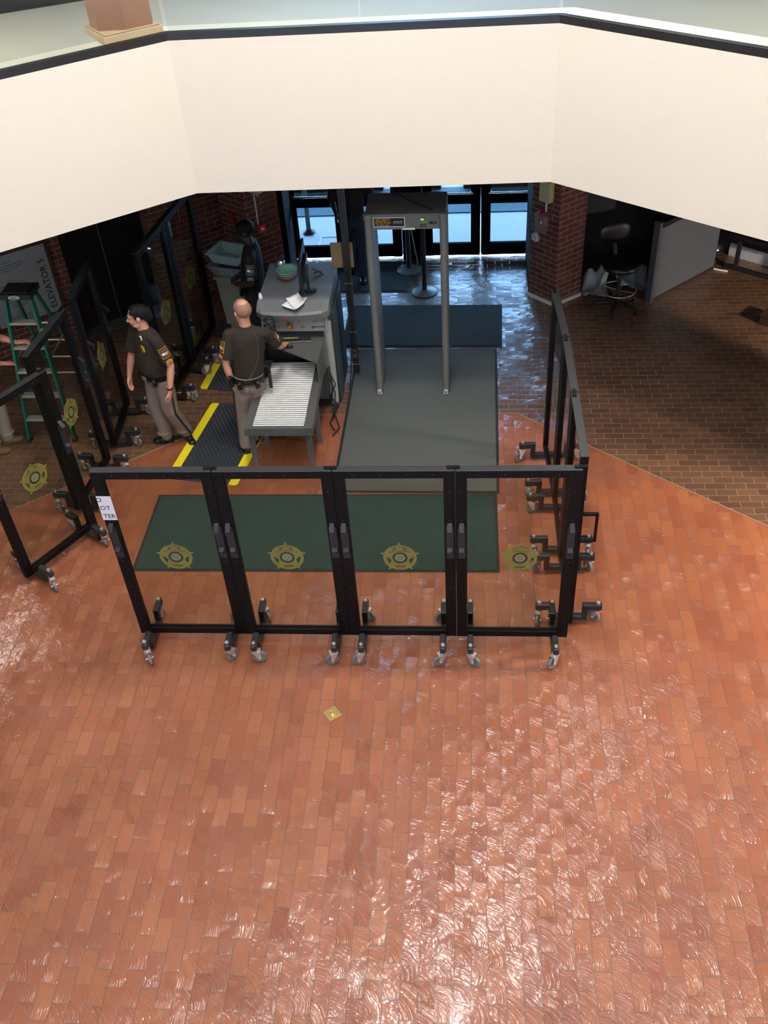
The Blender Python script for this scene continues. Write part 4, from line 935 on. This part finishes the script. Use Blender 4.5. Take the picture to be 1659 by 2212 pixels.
# officer with his back to the camera, right hand on the hood
base = (-2.42, 8.50, 0)
t2, V, sp, mx_, to = person_world('balding uniformed officer seen from behind, right hand resting on the scanner hood', base, R(8), dict(
    pelvis=(-2.345, 8.52, .93), neck=(-2.30, 8.56, 1.50), head=(-2.315, 8.59, 1.67), head_yaw=(R(38), -.22, 0),
    shR=(-2.105, 8.56, 1.43), elR=(-2.03, 8.72, 1.19), wrR=(-2.035, 8.92, 1.045),
    shL=(-2.485, 8.54, 1.43), elL=(-2.55, 8.46, 1.13), wrL=(-2.52, 8.46, .89),
    hipR=(-2.27, 8.54, .90), knR=(-2.40, 8.58, .50), anR=(-2.42, 8.60, .095),
    hipL=(-2.43, 8.52, .90), knL=(-2.47, 8.50, .50), anL=(-2.49, 8.44, .095), footR=(R(-8), 0, 0), footL=(R(18), 0, 0)),
    hands=[((.15, 1, -.22), (0, -.2, -1), (-1, 0, 0), .25), ((.12, .12, -1), (1, .2, 0), (.1, 1, 0), .6)],
    skin=M_SKIN, shirt=M_SHIRT, pants=M_PANTS, shoes=M_LEATH, hair=M_HAIRG, hairkind='crop', belly=.035)
duty_belt(t2, sp, mx_, .035)
arm_patch(t2, V['shL'], V['elL'], Matrix.Rotation(-R(8), 3, 'Z') @ Vector((-1, -.75, .1)))
arm_patch(t2, V['shR'], V['elR'], Matrix.Rotation(-R(8), 3, 'Z') @ Vector((1, .3, .2)), rank=False)
stripe(t2, V, 'L', Matrix.Rotation(-R(8), 3, 'Z') @ Vector((-.8, -.6, 0)))
stripe(t2, V, 'R', Matrix.Rotation(-R(8), 3, 'Z') @ Vector((.8, -.6, 0)))
k = MB(); pts = []
for z, sx_, fy in ((1.46, .10, -.085), (1.40, .125, -.118), (1.3, .13, -.137), (1.2, .12, -.14), (1.1, .085, -.15), (1.02, .03, -.165), (.97, -.03, -.17)):
    pts.append(torso_pt(sp, mx_, z, sx_, fy-.006))
k.tube(pts, .0032, 8); k.build('radio_cord', M_GREYD, t2)
k = MB(); p = torso_pt(sp, mx_, .91, -.02, -.175); k.M = T(p) @ RX(PI/2); 
for i in range(16):
    a, b_ = 2*PI*i/16, 2*PI*(i+1)/16; k.cyl((.018*math.cos(a), .018*math.sin(a)-.03, 0), (.018*math.cos(b_), .018*math.sin(b_)-.03, 0), .002, n=6)
k.M = Matrix.Identity(4); k.build('key_ring', M_CHROME, t2)
k = MB(); k.M = T(V['wrL']+Vector((0, 0, .02))); k.lathe([(.028, -.010), (.032, -.010), (.032, .010), (.028, .010)], n=18); k.M = Matrix.Identity(4); k.build('wristwatch', M_LEATH, t2)

# dark officer behind the scanner
base = (-2.62, 10.45, 0)
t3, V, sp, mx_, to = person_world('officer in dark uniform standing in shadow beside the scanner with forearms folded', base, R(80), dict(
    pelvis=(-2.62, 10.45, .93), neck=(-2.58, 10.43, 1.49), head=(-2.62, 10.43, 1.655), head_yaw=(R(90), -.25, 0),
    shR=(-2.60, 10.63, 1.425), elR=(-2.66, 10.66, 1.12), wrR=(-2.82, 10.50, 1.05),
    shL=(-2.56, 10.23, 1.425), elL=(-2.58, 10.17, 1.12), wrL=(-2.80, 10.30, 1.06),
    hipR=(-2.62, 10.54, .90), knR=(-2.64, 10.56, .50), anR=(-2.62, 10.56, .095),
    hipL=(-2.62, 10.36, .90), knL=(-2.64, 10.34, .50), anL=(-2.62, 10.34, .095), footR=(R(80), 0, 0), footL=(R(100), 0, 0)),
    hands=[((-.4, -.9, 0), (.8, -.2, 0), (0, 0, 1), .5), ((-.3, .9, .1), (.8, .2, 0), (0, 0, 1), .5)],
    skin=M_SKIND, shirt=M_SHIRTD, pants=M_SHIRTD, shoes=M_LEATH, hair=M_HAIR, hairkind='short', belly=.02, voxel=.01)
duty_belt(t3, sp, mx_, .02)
arm_patch(t3, V['shL'], V['elL'], Matrix.Rotation(-R(80), 3, 'Z') @ Vector((.1, -1, .1)), edge=M_BIN)
# person in dark clothes by the doors
base = (-1.62, 12.40, 0)
t4, V, sp, mx_, to = person_world('person in dark jacket and dark jeans standing by the entrance doors behind the metal detector', base, R(-10), dict(
    pelvis=(-1.62, 12.42, .93), neck=(-1.62, 12.45, 1.49), head=(-1.62, 12.48, 1.655), head_yaw=(R(0), -.1, 0),
    shR=(-1.42, 12.44, 1.425), elR=(-1.36, 12.46, 1.13), wrR=(-1.38, 12.56, .90),
    shL=(-1.82, 12.44, 1.425), elL=(-1.88, 12.44, 1.13), wrL=(-1.86, 12.54, .90),
    hipR=(-1.53, 12.42, .90), knR=(-1.53, 12.42, .50), anR=(-1.54, 12.34, .095),
    hipL=(-1.71, 12.42, .90), knL=(-1.71, 12.52, .50), anL=(-1.70, 12.56, .095), footR=(R(-170), 0, 0), footL=(R(10), 0, 0)),
    hands=[((0, .2, -1), (-1, 0, 0), (0, 1, 0), .5), ((0, .2, -1), (1, 0, 0), (0, 1, 0), .5)],
    skin=M_SKIND, shirt=mat('black_jacket', (18, 18, 20), .8), pants=M_JEANS, shoes=M_LEATH, hair=M_HAIR, hairkind='short', voxel=.01, sleeve=.8)
# worker at the ladder, mostly beyond the left edge
base = (-5.42, 8.50, 0)
t5, V, sp, mx_, to = person_world('person in light grey clothes reaching for the green ladder at the left edge', base, R(-50), dict(
    pelvis=(-5.46, 8.48, .93), neck=(-5.44, 8.56, 1.47), head=(-5.40, 8.62, 1.63), head_yaw=(R(-60), -.2, 0),
    shR=(-5.50, 8.38, 1.40), elR=(-5.28, 8.52, 1.12), wrR=(-5.10, 8.72, 1.00),
    shL=(-5.32, 8.72, 1.41), elL=(-5.14, 8.90, 1.22), wrL=(-4.93, 8.84, 1.19),
    hipR=(-5.48, 8.40, .90), knR=(-5.36, 8.44, .50), anR=(-5.38, 8.40, .095),
    hipL=(-5.38, 8.56, .90), knL=(-5.28, 8.62, .50), anL=(-5.30, 8.60, .095), footR=(R(-75), 0, 0), footL=(R(-65), 0, 0)),
    hands=[((1, .5, -.3), (0, 0, -1), (0, 1, 0), .5), ((1, .1, .05), (0, 0, -1), (0, 1, 0), .9)],
    skin=M_SKIN, shirt=M_LGREY, pants=M_LGREY, shoes=M_KHAKI, hair=M_HAIR, hairkind='short', voxel=.009, sleeve=.5)

# ------------------------------------------------------------------ step ladder
c = thing('step_ladder', 'green fiberglass step ladder with black top cap in front of the elevator sign', 'ladder', (-4.80, 8.9, 0), R(0))
TZ = 1.70
def fr(s_, z): f_ = z/TZ; return Vector((s_*(.27-.13*f_)+.03*f_, -.25*(1-f_), z))
def rr_(s_, z): f_ = z/TZ; return Vector((s_*(.25-.13*f_)+.03*f_, .16+.62*(1-f_), z))
for s_ in (-1, 1):
    k = MB(); k.bar(fr(s_, .02), fr(s_, TZ), .075, .03, side=(0, 1, 0)); k.build('front_rail', M_GREENF, c, bevel=.004)
    k = MB(); k.bar(rr_(s_, .02), rr_(s_, TZ-.05), .045, .028, side=(0, 1, 0)); k.build('rear_rail', M_GREENF, c, bevel=.004)
    for g in (fr, rr_): k = MB(); k.box(g(s_, .02), (.05, .09, .04)); k.build('foot', M_RUB, c, bevel=.005)
for i, z in enumerate((.28, .57, .86, 1.14, 1.42)):
    a, b_ = fr(-1, z), fr(1, z); k = MB(); k.box(((a.x+b_.x)/2, a.y+.005, z), (b_.x-a.x-.02, .085, .028)); k.build('step', M_ALU, c, bevel=.004)
    if i < 4:
        a, b_ = rr_(-1, z+.05), rr_(1, z+.05); k = MB(); k.cyl(a, b_, .012, n=10); k.build('rear_brace', M_ALU, c)
k = MB(); k.box((.03, .07, TZ+.03), (.34, .28, .06)); k.box((.03, .07, TZ+.063), (.27, .2, .012)); k.build('top_cap', M_RUB, c, bevel=.012)
k = MB(); k.M = T((.02, -.0715, TZ+.03)) @ RX(PI/2)
k.lathe([(0, .0), (.062, .0)], n=26, sy=.36, mi=0); k.lathe([(0, .001), (.054, .001)], n=26, sy=.32, mi=1); k.text('WERNER', .026, T((0, 0, .0015)), 0, sxx=1); k.M = Matrix.Identity(4); k.build('cap_logo', [M_PAPER, M_INK], c)
for s_ in (-1, 1): k = MB(); k.bar(fr(s_, 1.0), rr_(s_, 1.0), .02, .004, side=(0, 0, 1)); k.build('spreader', M_ALU, c)
k = MB(); k.box(fr(1, 1.3)+Vector((.018, -.02, 0)), (.004, .05, .12)); k.build('warning_label', M_PAPER, c)
tag((lambda k: k.build('yellow_cap', M_YEL, loc=(-5.02, 8.62, 1.0)))(MB().cyl((0, 0, -.03), (0, 0, .035), .022, n=14)), 'small yellow cap of a tool held near the ladder foot', 'tool') if False else None

# ------------------------------------------------------------------ elevator sign
c = thing('directory_sign', 'large grey metal directory sign with vertical lettering on the left brick wall', 'sign', P37(-.42, -.02)+(.525,), th)
# local x along the wall (sign extends to -x), z up
Wd, Hh = .80, .90
k = MB(); k.box((-Wd/2, 0, Hh/2), (Wd, .012, Hh)); k.build('plate', M_SIGN, c)
k = MB()
for a in ((-Wd/2, Hh+.02, Wd+.08, .04), (-Wd/2, -.02, Wd+.08, .04), (.02, Hh/2, .04, Hh+.08), (-Wd-.02, Hh/2, .04, Hh+.08)): k.box((a[0], .004, a[1]), (a[2], .03, a[3]))
k.build('sign_frame', M_BROWNF, c)
k = MB(); k.text('ELEVATOR 5', .118, T((-.085, -.0075, .39)) @ FRONT @ RZ(PI/2), 0, sxx=1.02); k.build('large_lettering', M_INK, c)
k = MB()
for i, (ttl, z) in enumerate((('LEVEL 4', .80), ('LEVEL 3', .56), ('LEVEL 2', .33), ('LEVEL 1', .13))):
    k.text(ttl, .034, T((-.50, -.0075, z)) @ FRONT, 0)
    for j in range(3): k.box((-.48+.02*(j % 2), -.0065, z-.04-.032*j), (.36-.08*j, .001, .008), 0)
k.build('small_lettering', mat('faded_ink', (84, 84, 84), .6), c)
k = MB()
for x, z in ((-.03, .03), (-.03, Hh-.03), (-Wd+.03, .03), (-Wd+.03, Hh-.03), (-.03, Hh/2)): k.cyl((x, -.006, z), (x, -.011, z), .008, n=10)
k.build('screw', M_CHROME, c)

# ------------------------------------------------------------------ trash can and bins in the dark
c = thing('waste_bin', 'tall beige tapered bin standing in the dark left of the scanner', 'bin', (-2.94, 10.99, 0), R(-14))
k = MB()
def tap(k, w0, d0, w1, d1, z0, z1, mi=0): k.add([(sx_*w_/2, sy*d_/2, z) for z, w_, d_ in ((z0, w0, d0), (z1, w1, d1)) for sx_, sy in ((-1, -1), (1, -1), (1, 1), (-1, 1))], [(3, 2, 1, 0), (4, 5, 6, 7), (0, 1, 5, 4), (1, 2, 6, 5), (2, 3, 7, 6), (3, 0, 4, 7)], mi)
tap(k, .30, .40, .38, .50, 0, .86); k.build('bin_body', M_BIN, c, bevel=.02)
k = MB(); k.box((0, 0, .885), (.42, .54, .045)); k.build('rim', M_BIN, c, bevel=.012)
def tub(loc, rot, label, m_):
    c = thing('plastic_tub', label, 'tub', loc, rot, 'plastic tubs on the beige bin'); W0, D0, W1, D1, H_ = .34, .26, .44, .35, .13
    k = MB(); k.add([(sx_*w_/2, sy*d_/2, z) for z, w_, d_ in ((0, W0, D0), (H_, W1, D1), (H_, W1-.02, D1-.02), (.006, W0-.01, D0-.01)) for sx_, sy in ((-1, -1), (1, -1), (1, 1), (-1, 1))],
        [(3, 2, 1, 0)]+[(j*4+i, j*4+(i+1) % 4, (j+1)*4+(i+1) % 4, (j+1)*4+i) for j in range(3) for i in range(4)]+[(12, 13, 14, 15)]); k.build('tub_body', m_, c, bevel=.01)
    k = MB()
    for sx_, sy, w_, d_ in ((0, 1, W1+.05, .028), (0, -1, W1+.05, .028), (1, 0, .028, D1-.02), (-1, 0, .028, D1-.02)): k.box((sx_*(W1/2+.011), sy*(D1/2+.003), H_+.002), (w_, d_, .012))
    k.build('tub_rim', m_, c, bevel=.005)
tub((-2.99, 10.90, .91), R(-14), 'lower grey plastic tub holding the teal tub, on the beige bin', mat('grey_tub', (120, 132, 134), .45))
tub((-2.98, 10.93, 1.052), R(-20), 'upper pale teal plastic tub beside the dark officer', M_TEALB)

# ------------------------------------------------------------------ stanchions
def stanchion(x, y, label, lean=0):
    c = thing('stanchion', label, 'stanchion', (x, y, 0), 0, 'belt stanchions before the entrance doors')
    k = MB(); k.lathe([(0, .045), (.03, .045), (.06, .04), (.13, .022), (.172, .012)]); k.build('base_cover', mat('grey_dome', (126, 130, 130), .4), c)
    k = MB(); k.lathe([(.172, .012), (.178, .010), (.178, 0), (0, 0)]); k.build('rubber_ring', M_RUB, c)
    k = MB(); k.cyl((0, 0, .03), (0, 0, .93), .032, n=18); k.build('pole', M_RUB, c)
    k = MB(); k.cyl((0, 0, .93), (0, 0, 1.01), .038, n=18); k.cyl((0, 0, 1.01), (0, 0, 1.02), .034, n=18); k.build('belt_head', M_RUB, c); return c
stanchion(-.655, 11.96, 'black belt stanchion with grey domed base, the nearer one seen through the metal detector')
stanchion(-.90, 12.60, 'black belt stanchion with grey domed base, the farther one against the doors')
k = MB(); k.tube([(-.89, 12.56, .95), (-.80, 12.3, .55), (-.74, 12.1, .34)], .006); tag(k.build('dangling_strap', M_LGREY), 'thin grey strap hanging from the farther stanchion', 'strap')

# ------------------------------------------------------------------ power pole with cardboard beside it
c = thing('power_pole', 'dark square power pole beside the scanner running up to the ceiling', 'pole', (-1.40, 9.93, 0))
k = MB(); k.box((0, 0, 1.40), (.075, .05, 2.70)); k.build('channel', mat('pole_brown', (40, 36, 34), .5), c, bevel=.004)
k = MB(); k.box((0, -.03, .33), (.06, .012, .11)); k.box((0, -.037, .35), (.03, .004, .03), 1); k.build('outlet', [mat('outlet_brown', (86, 76, 60), .5), M_INK], c)
for z in (.62, .18, 1.25): k = MB(); k.box((0, 0, z), (.083, .058, .008)); k.build('cable_tie', M_LGREY, c)
k = MB(); k.tube([(-.02, -.032, .62), (-.03, -.034, .4), (-.05, -.05, .2), (-.07, -.07, .012), (-.06, -.3, .012)], .007); k.tube([(.0, -.034, 1.4), (.005, -.034, .9), (.0, -.034, .4)], .006); k.build('power_cord', M_RUB, c)
k = MB(); k.box((0, 0, 0), (.25, .006, .30)); k.box((0, .0, 0), (.004, .007, .3), 1); o = tag(k.build('cardboard_piece', [M_CARD, M_GOLDK], loc=(-1.45, 9.965, 1.57)), 'flat piece of brown cardboard tied to the power pole', 'cardboard')

# ------------------------------------------------------------------ small things on the floor
k = MB(); k.box((0, 0, .02), (.235, .09, .038)); tag(k.build('wood_block', M_WOOD, loc=(-3.49, 9.50, .002), rot=R(2), bevel=.002), 'short pale pine block lying on the bricks behind the walking officer', 'block')
c = thing('floor_marker', 'small square brass marker set diagonally into the red bricks', 'marker', (-1.148, 4.90, 0), R(38))
k = MB(); k.box((0, 0, .002), (.118, .118, .006)); k.build('plate', M_BRASS, c, bevel=.002)
k = MB(); k.lathe([(.026, .005), (.03, .0075), (.034, .005)], n=24); k.lathe([(0, .008), (.018, .007), (.02, .005)], n=24)
for s_ in (-1, 1): k.box((s_*.05, 0, .006), (.006, .1, .003)); k.box((0, s_*.05, .006), (.1, .006, .003))
k.build('relief', mat('brass_light', (196, 172, 110), .35, metal=.7), c)
k = MB(); k.box((0, 0, .002), (.06, .022, .003)); tag(k.build('paper_scrap', M_PAPER, loc=(-1.82, 8.12, .003), rot=R(-35)), 'tiny scrap of white paper under the roller table', 'scrap')

# ------------------------------------------------------------------ right side: chair, sheets, panel, bench
c = thing('office_stool', 'black high swivel chair with chrome foot ring in the dark recess', 'chair', (1.86, 11.45, 0), R(15))
for i in range(5):
    a = 2*PI*i/5+.3; k = MB(); k.bar((0, 0, .1), (.29*math.cos(a), .29*math.sin(a), .075), .035, .04, side=(0, 0, 1)); l_ = k.build('base_leg', M_RUB, c, bevel=.006)
    k = MB(); x, y = .29*math.cos(a), .29*math.sin(a); k.cyl((x-.02*math.sin(a), y+.02*math.cos(a), .03), (x+.02*math.sin(a), y-.02*math.cos(a), .03), .03, n=16); k.cyl((x, y, .03), (x, y, .075), .008, n=8); k.build('wheel', M_RUB, l_)
k = MB(); k.cyl((0, 0, .08), (0, 0, .56), .03, .024, n=16); k.build('gas_lift', M_RUB, c)
k = MB(); n = 32
for i in range(n):
    a, b_ = 2*PI*i/n, 2*PI*(i+1)/n; k.cyl((.22*math.cos(a), .22*math.sin(a), .27), (.22*math.cos(b_), .22*math.sin(b_), .27), .010, n=8, caps=False)
for i in range(4): a = PI/4+i*PI/2; k.cyl((.02*math.cos(a), .02*math.sin(a), .26), (.22*math.cos(a), .22*math.sin(a), .27), .006, n=6)
k.build('foot_ring', M_CHROME, c)
k = MB(); k.lathe([(0, .56), (.16, .56), (.23, .585), (.245, .62), (.22, .655), (.1, .665), (0, .662)], n=28, sy=.95); k.build('seat', M_LEATH, c)
k = MB(); k.bar((0, .18, .60), (0, .27, .78), .05, .015, side=(1, 0, 0)); k.build('back_bracket', M_RUB, c)
k = MB(); k.lathe([(0, -.14), (.12, -.13), (.20, -.06), (.205, .06), (.13, .14), (0, .15)], (0, .28, .92), n=24, sy=.16); k.build('backrest', M_LEATH, c)
def crumple(name, label, cx, cy, sx_, sy, h, seed, rot):
    k = MB(); n = 18; vs = []
    for i in range(n+1):
        for j in range(n+1):
            x, y = (i/n-.5)*sx_, (j/n-.5)*sy; p = Vector((x*4+seed, y*4, seed*1.7)); z = .012+h*max(0, .5+noise.noise(p)*.9+noise.noise(p*2.7)*.4)*(.3+.7*j/n)
            vs.append((x+.05*noise.noise(p*1.3+Vector((9, 0, 0))), y+.05*noise.noise(p*1.3+Vector((0, 9, 0))), z))
    k.add(vs, [(i*(n+1)+j, (i+1)*(n+1)+j, (i+1)*(n+1)+j+1, i*(n+1)+j+1) for i in range(n) for j in range(n)], 0, True)
    o = k.build(name, M_SHEET, loc=(cx, cy, 0), rot=rot); m_ = o.modifiers.new('s', 'SOLIDIFY'); m_.thickness = .003; return tag(o, label, 'sheet', 'crumpled plastic sheets in the recess')
crumple('plastic_sheet', 'crumpled white plastic sheet on the floor left of the black chair', 1.63, 11.98, .34, .5, .30, 1.3, R(-10))
crumple('plastic_sheet', 'crumpled white plastic sheet heaped behind and right of the black chair', 2.08, 12.1, .42, .5, .34, 5.1, R(12))
k = MB(); u = Vector((.735, .678, 0)); nrm = Vector((-.678, .735, 0)); A = Vector((2.32, 11.61, 0)); L_ = 1.30
k.add([A+u*a+nrm*b_+Vector((0, 0, z)) for z in (.03, 1.0) for a, b_ in ((0, 0), (L_, 0), (L_, .09), (0, .09))], [(3, 2, 1, 0), (4, 5, 6, 7), (0, 1, 5, 4), (1, 2, 6, 5), (2, 3, 7, 6), (3, 0, 4, 7)])
c = thing('partition_panel', 'plain grey low partition panel standing at an angle right of the black chair', 'panel', A)
k.v = [v-A for v in k.v]; k.build('panel', M_GREYPAN, c, bevel=.004)
k = MB(); k.add([u*a+nrm*b_+Vector((0, 0, z)) for z in (0, .035) for a, b_ in ((0, .01), (L_, .01), (L_, .08), (0, .08))], [(3, 2, 1, 0), (4, 5, 6, 7), (0, 1, 5, 4), (1, 2, 6, 5), (2, 3, 7, 6), (3, 0, 4, 7)]); k.build('base_strip', M_RUB, c)
k = MB(); p = u*-.012; k.box((-.03, .0, .55), (.055, .09, 1.1), rot=Matrix.Rotation(R(42.7), 3, 'Z')); k.build('edge_post', mat('edge_grey', (70, 72, 74), .5), c)
# dark wall return behind the partition
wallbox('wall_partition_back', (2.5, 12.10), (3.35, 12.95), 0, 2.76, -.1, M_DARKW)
# bench along the angled wall
a37 = math.atan2(12.19-12.58, 3.934-3.408)
c = thing('bench', 'long black bench against the dark wall at the right edge', 'bench', (3.42, 12.52, 0), a37)
k = MB(); k.box((1.1, .0, .03), (2.2, .04, .06)); k.build('front_rail', M_RUB, c, bevel=.005)
k = MB(); k.box((1.1, .20, .45), (2.2, .42, .07)); k.build('seat', M_LEATH, c, bevel=.012)
k = MB(); k.box((1.1, .40, .74), (2.2, .06, .30)); k.build('backrest', M_LEATH, c, bevel=.012)
k = MB(); k.box((1.1, .365, .90), (2.16, .015, .03)); k.build('top_trim', M_STEEL, c)
for x in (.16, 1.1, 2.04): k = MB(); k.box((x, .0, .22), (.05, .05, .4)); k.box((x, .38, .42), (.05, .05, .8)); k.build('leg', M_RUB, c)
k = MB(); k.tube([(3.27, 12.45, .012), (3.36, 12.40, .012), (3.44, 12.37, .012)], .012); tag(k.build('white_stick', M_PAPER), 'short white stick on the floor beside the partition end', 'stick')
c = thing('planter_box', 'dark brown box standing at the right edge of the picture', 'box', (3.74, 11.02, 0), R(-40)); k = MB(); k.box((0, 0, .06), (.26, .26, .12)); k.build('box_body', M_BROWNF, c, bevel=.006); k = MB(); k.box((0, 0, .13), (.28, .28, .02)); k.build('box_top', M_BROWNF, c, bevel=.004)

# ------------------------------------------------------------------ devices on the piers
R45 = math.atan2(11.54-11.86, 1.06-.74)
c = thing('fire_alarm_box', 'red pull station under a clear cover on the right brick pier', 'alarm', (.888, 11.69, 1.12), R45)
k = MB(); k.box((0, -.03, 0), (.10, .05, .13)); k.box((0, -.058, -.01), (.03, .008, .05), 1); k.build('pull_station', [mat('alarm_maroon', (120, 34, 30), .5), M_PAPER], c, bevel=.005)
k = MB(); k.box((0, -.05, -.01), (.17, .09, .24)); k.build('clear_cover', M_ALARMW, c, bevel=.012)
k = MB(); k.lathe([(0, .012), (.055, .012), (.06, 0), (0, 0)], (0, -.055, .115), n=20, sy=.7); k.build('red_sounder', M_REDP, c)
k = MB(); k.tube([(0.03, -.012, .13), (.03, -.012, .32)], .010); k.build('conduit', M_PAPER, c)
k = MB(); k.box((0, -.045, 0), (.16, .09, .26)); o = tag(k.build('control_box', M_BEIGE, loc=(.925, 11.655, 1.53), rot=R45, bevel=.004), 'pale yellow metal box high on the right brick pier', 'box')
k = MB(); k.M = T((.81, 11.77, .86)) @ RZ(R45) @ RX(PI/2); k.lathe([(0, .06), (.04, .055), (.055, .04), (.058, 0), (0, 0)], n=24); k.lathe([(.03, .062), (.034, .064), (.038, .058)], n=24, mi=1); k.box((-.0, .055, .03), (.05, .03, .05)); k.M = Matrix.Identity(4); tag(k.build('door_button', [mat('button_white', (206, 208, 210), .4), M_GREYP]), 'white round push button on the right pier beside the doors', 'button')
L45 = math.atan2(11.86-11.52, -2.50+2.86)
c = thing('fire_alarm_box', 'red pull station with white conduit on the left brick pier behind the scanner', 'alarm', (-2.72, 11.655, 1.13), L45)
k = MB(); k.box((0, -.03, 0), (.10, .05, .11)); k.box((0, -.058, 0), (.05, .004, .03), 1); k.build('pull_station', [M_REDP, M_PAPER], c, bevel=.005)
k = MB(); k.tube([(-.03, -.012, .05), (-.03, -.012, .5)], .010); k.build('conduit', M_PAPER, c)
c = thing('wall_light', 'small white dome fitting at the top of the left brick pier', 'lamp', (-2.745, 11.63, 1.66), L45)
k = MB(); k.lathe([(0, -.05), (.03, -.05), (.10, 0), (.11, .02), (.09, .03), (0, .03)], (0, -.10, 0)); k.box((0, -.02, .0), (.05, .06, .04)); k.build('dome', mat('fitting_white', (205, 205, 195), .5), c); k = MB(); k.ball((0, -.10, -.06), .022, 12); k.build('knob', M_CHROME, c)
k = MB(); k.box((0, -.02, 0), (.10, .03, .14)); tag(k.build('fire_strobe', mat('dark_red', (110, 26, 26), .5), loc=(-3.05, 11.655, 1.28), rot=math.atan2(11.52-11.80, -2.86+3.24), bevel=.004), 'dark red strobe box on the shadowed side of the left pier', 'alarm')
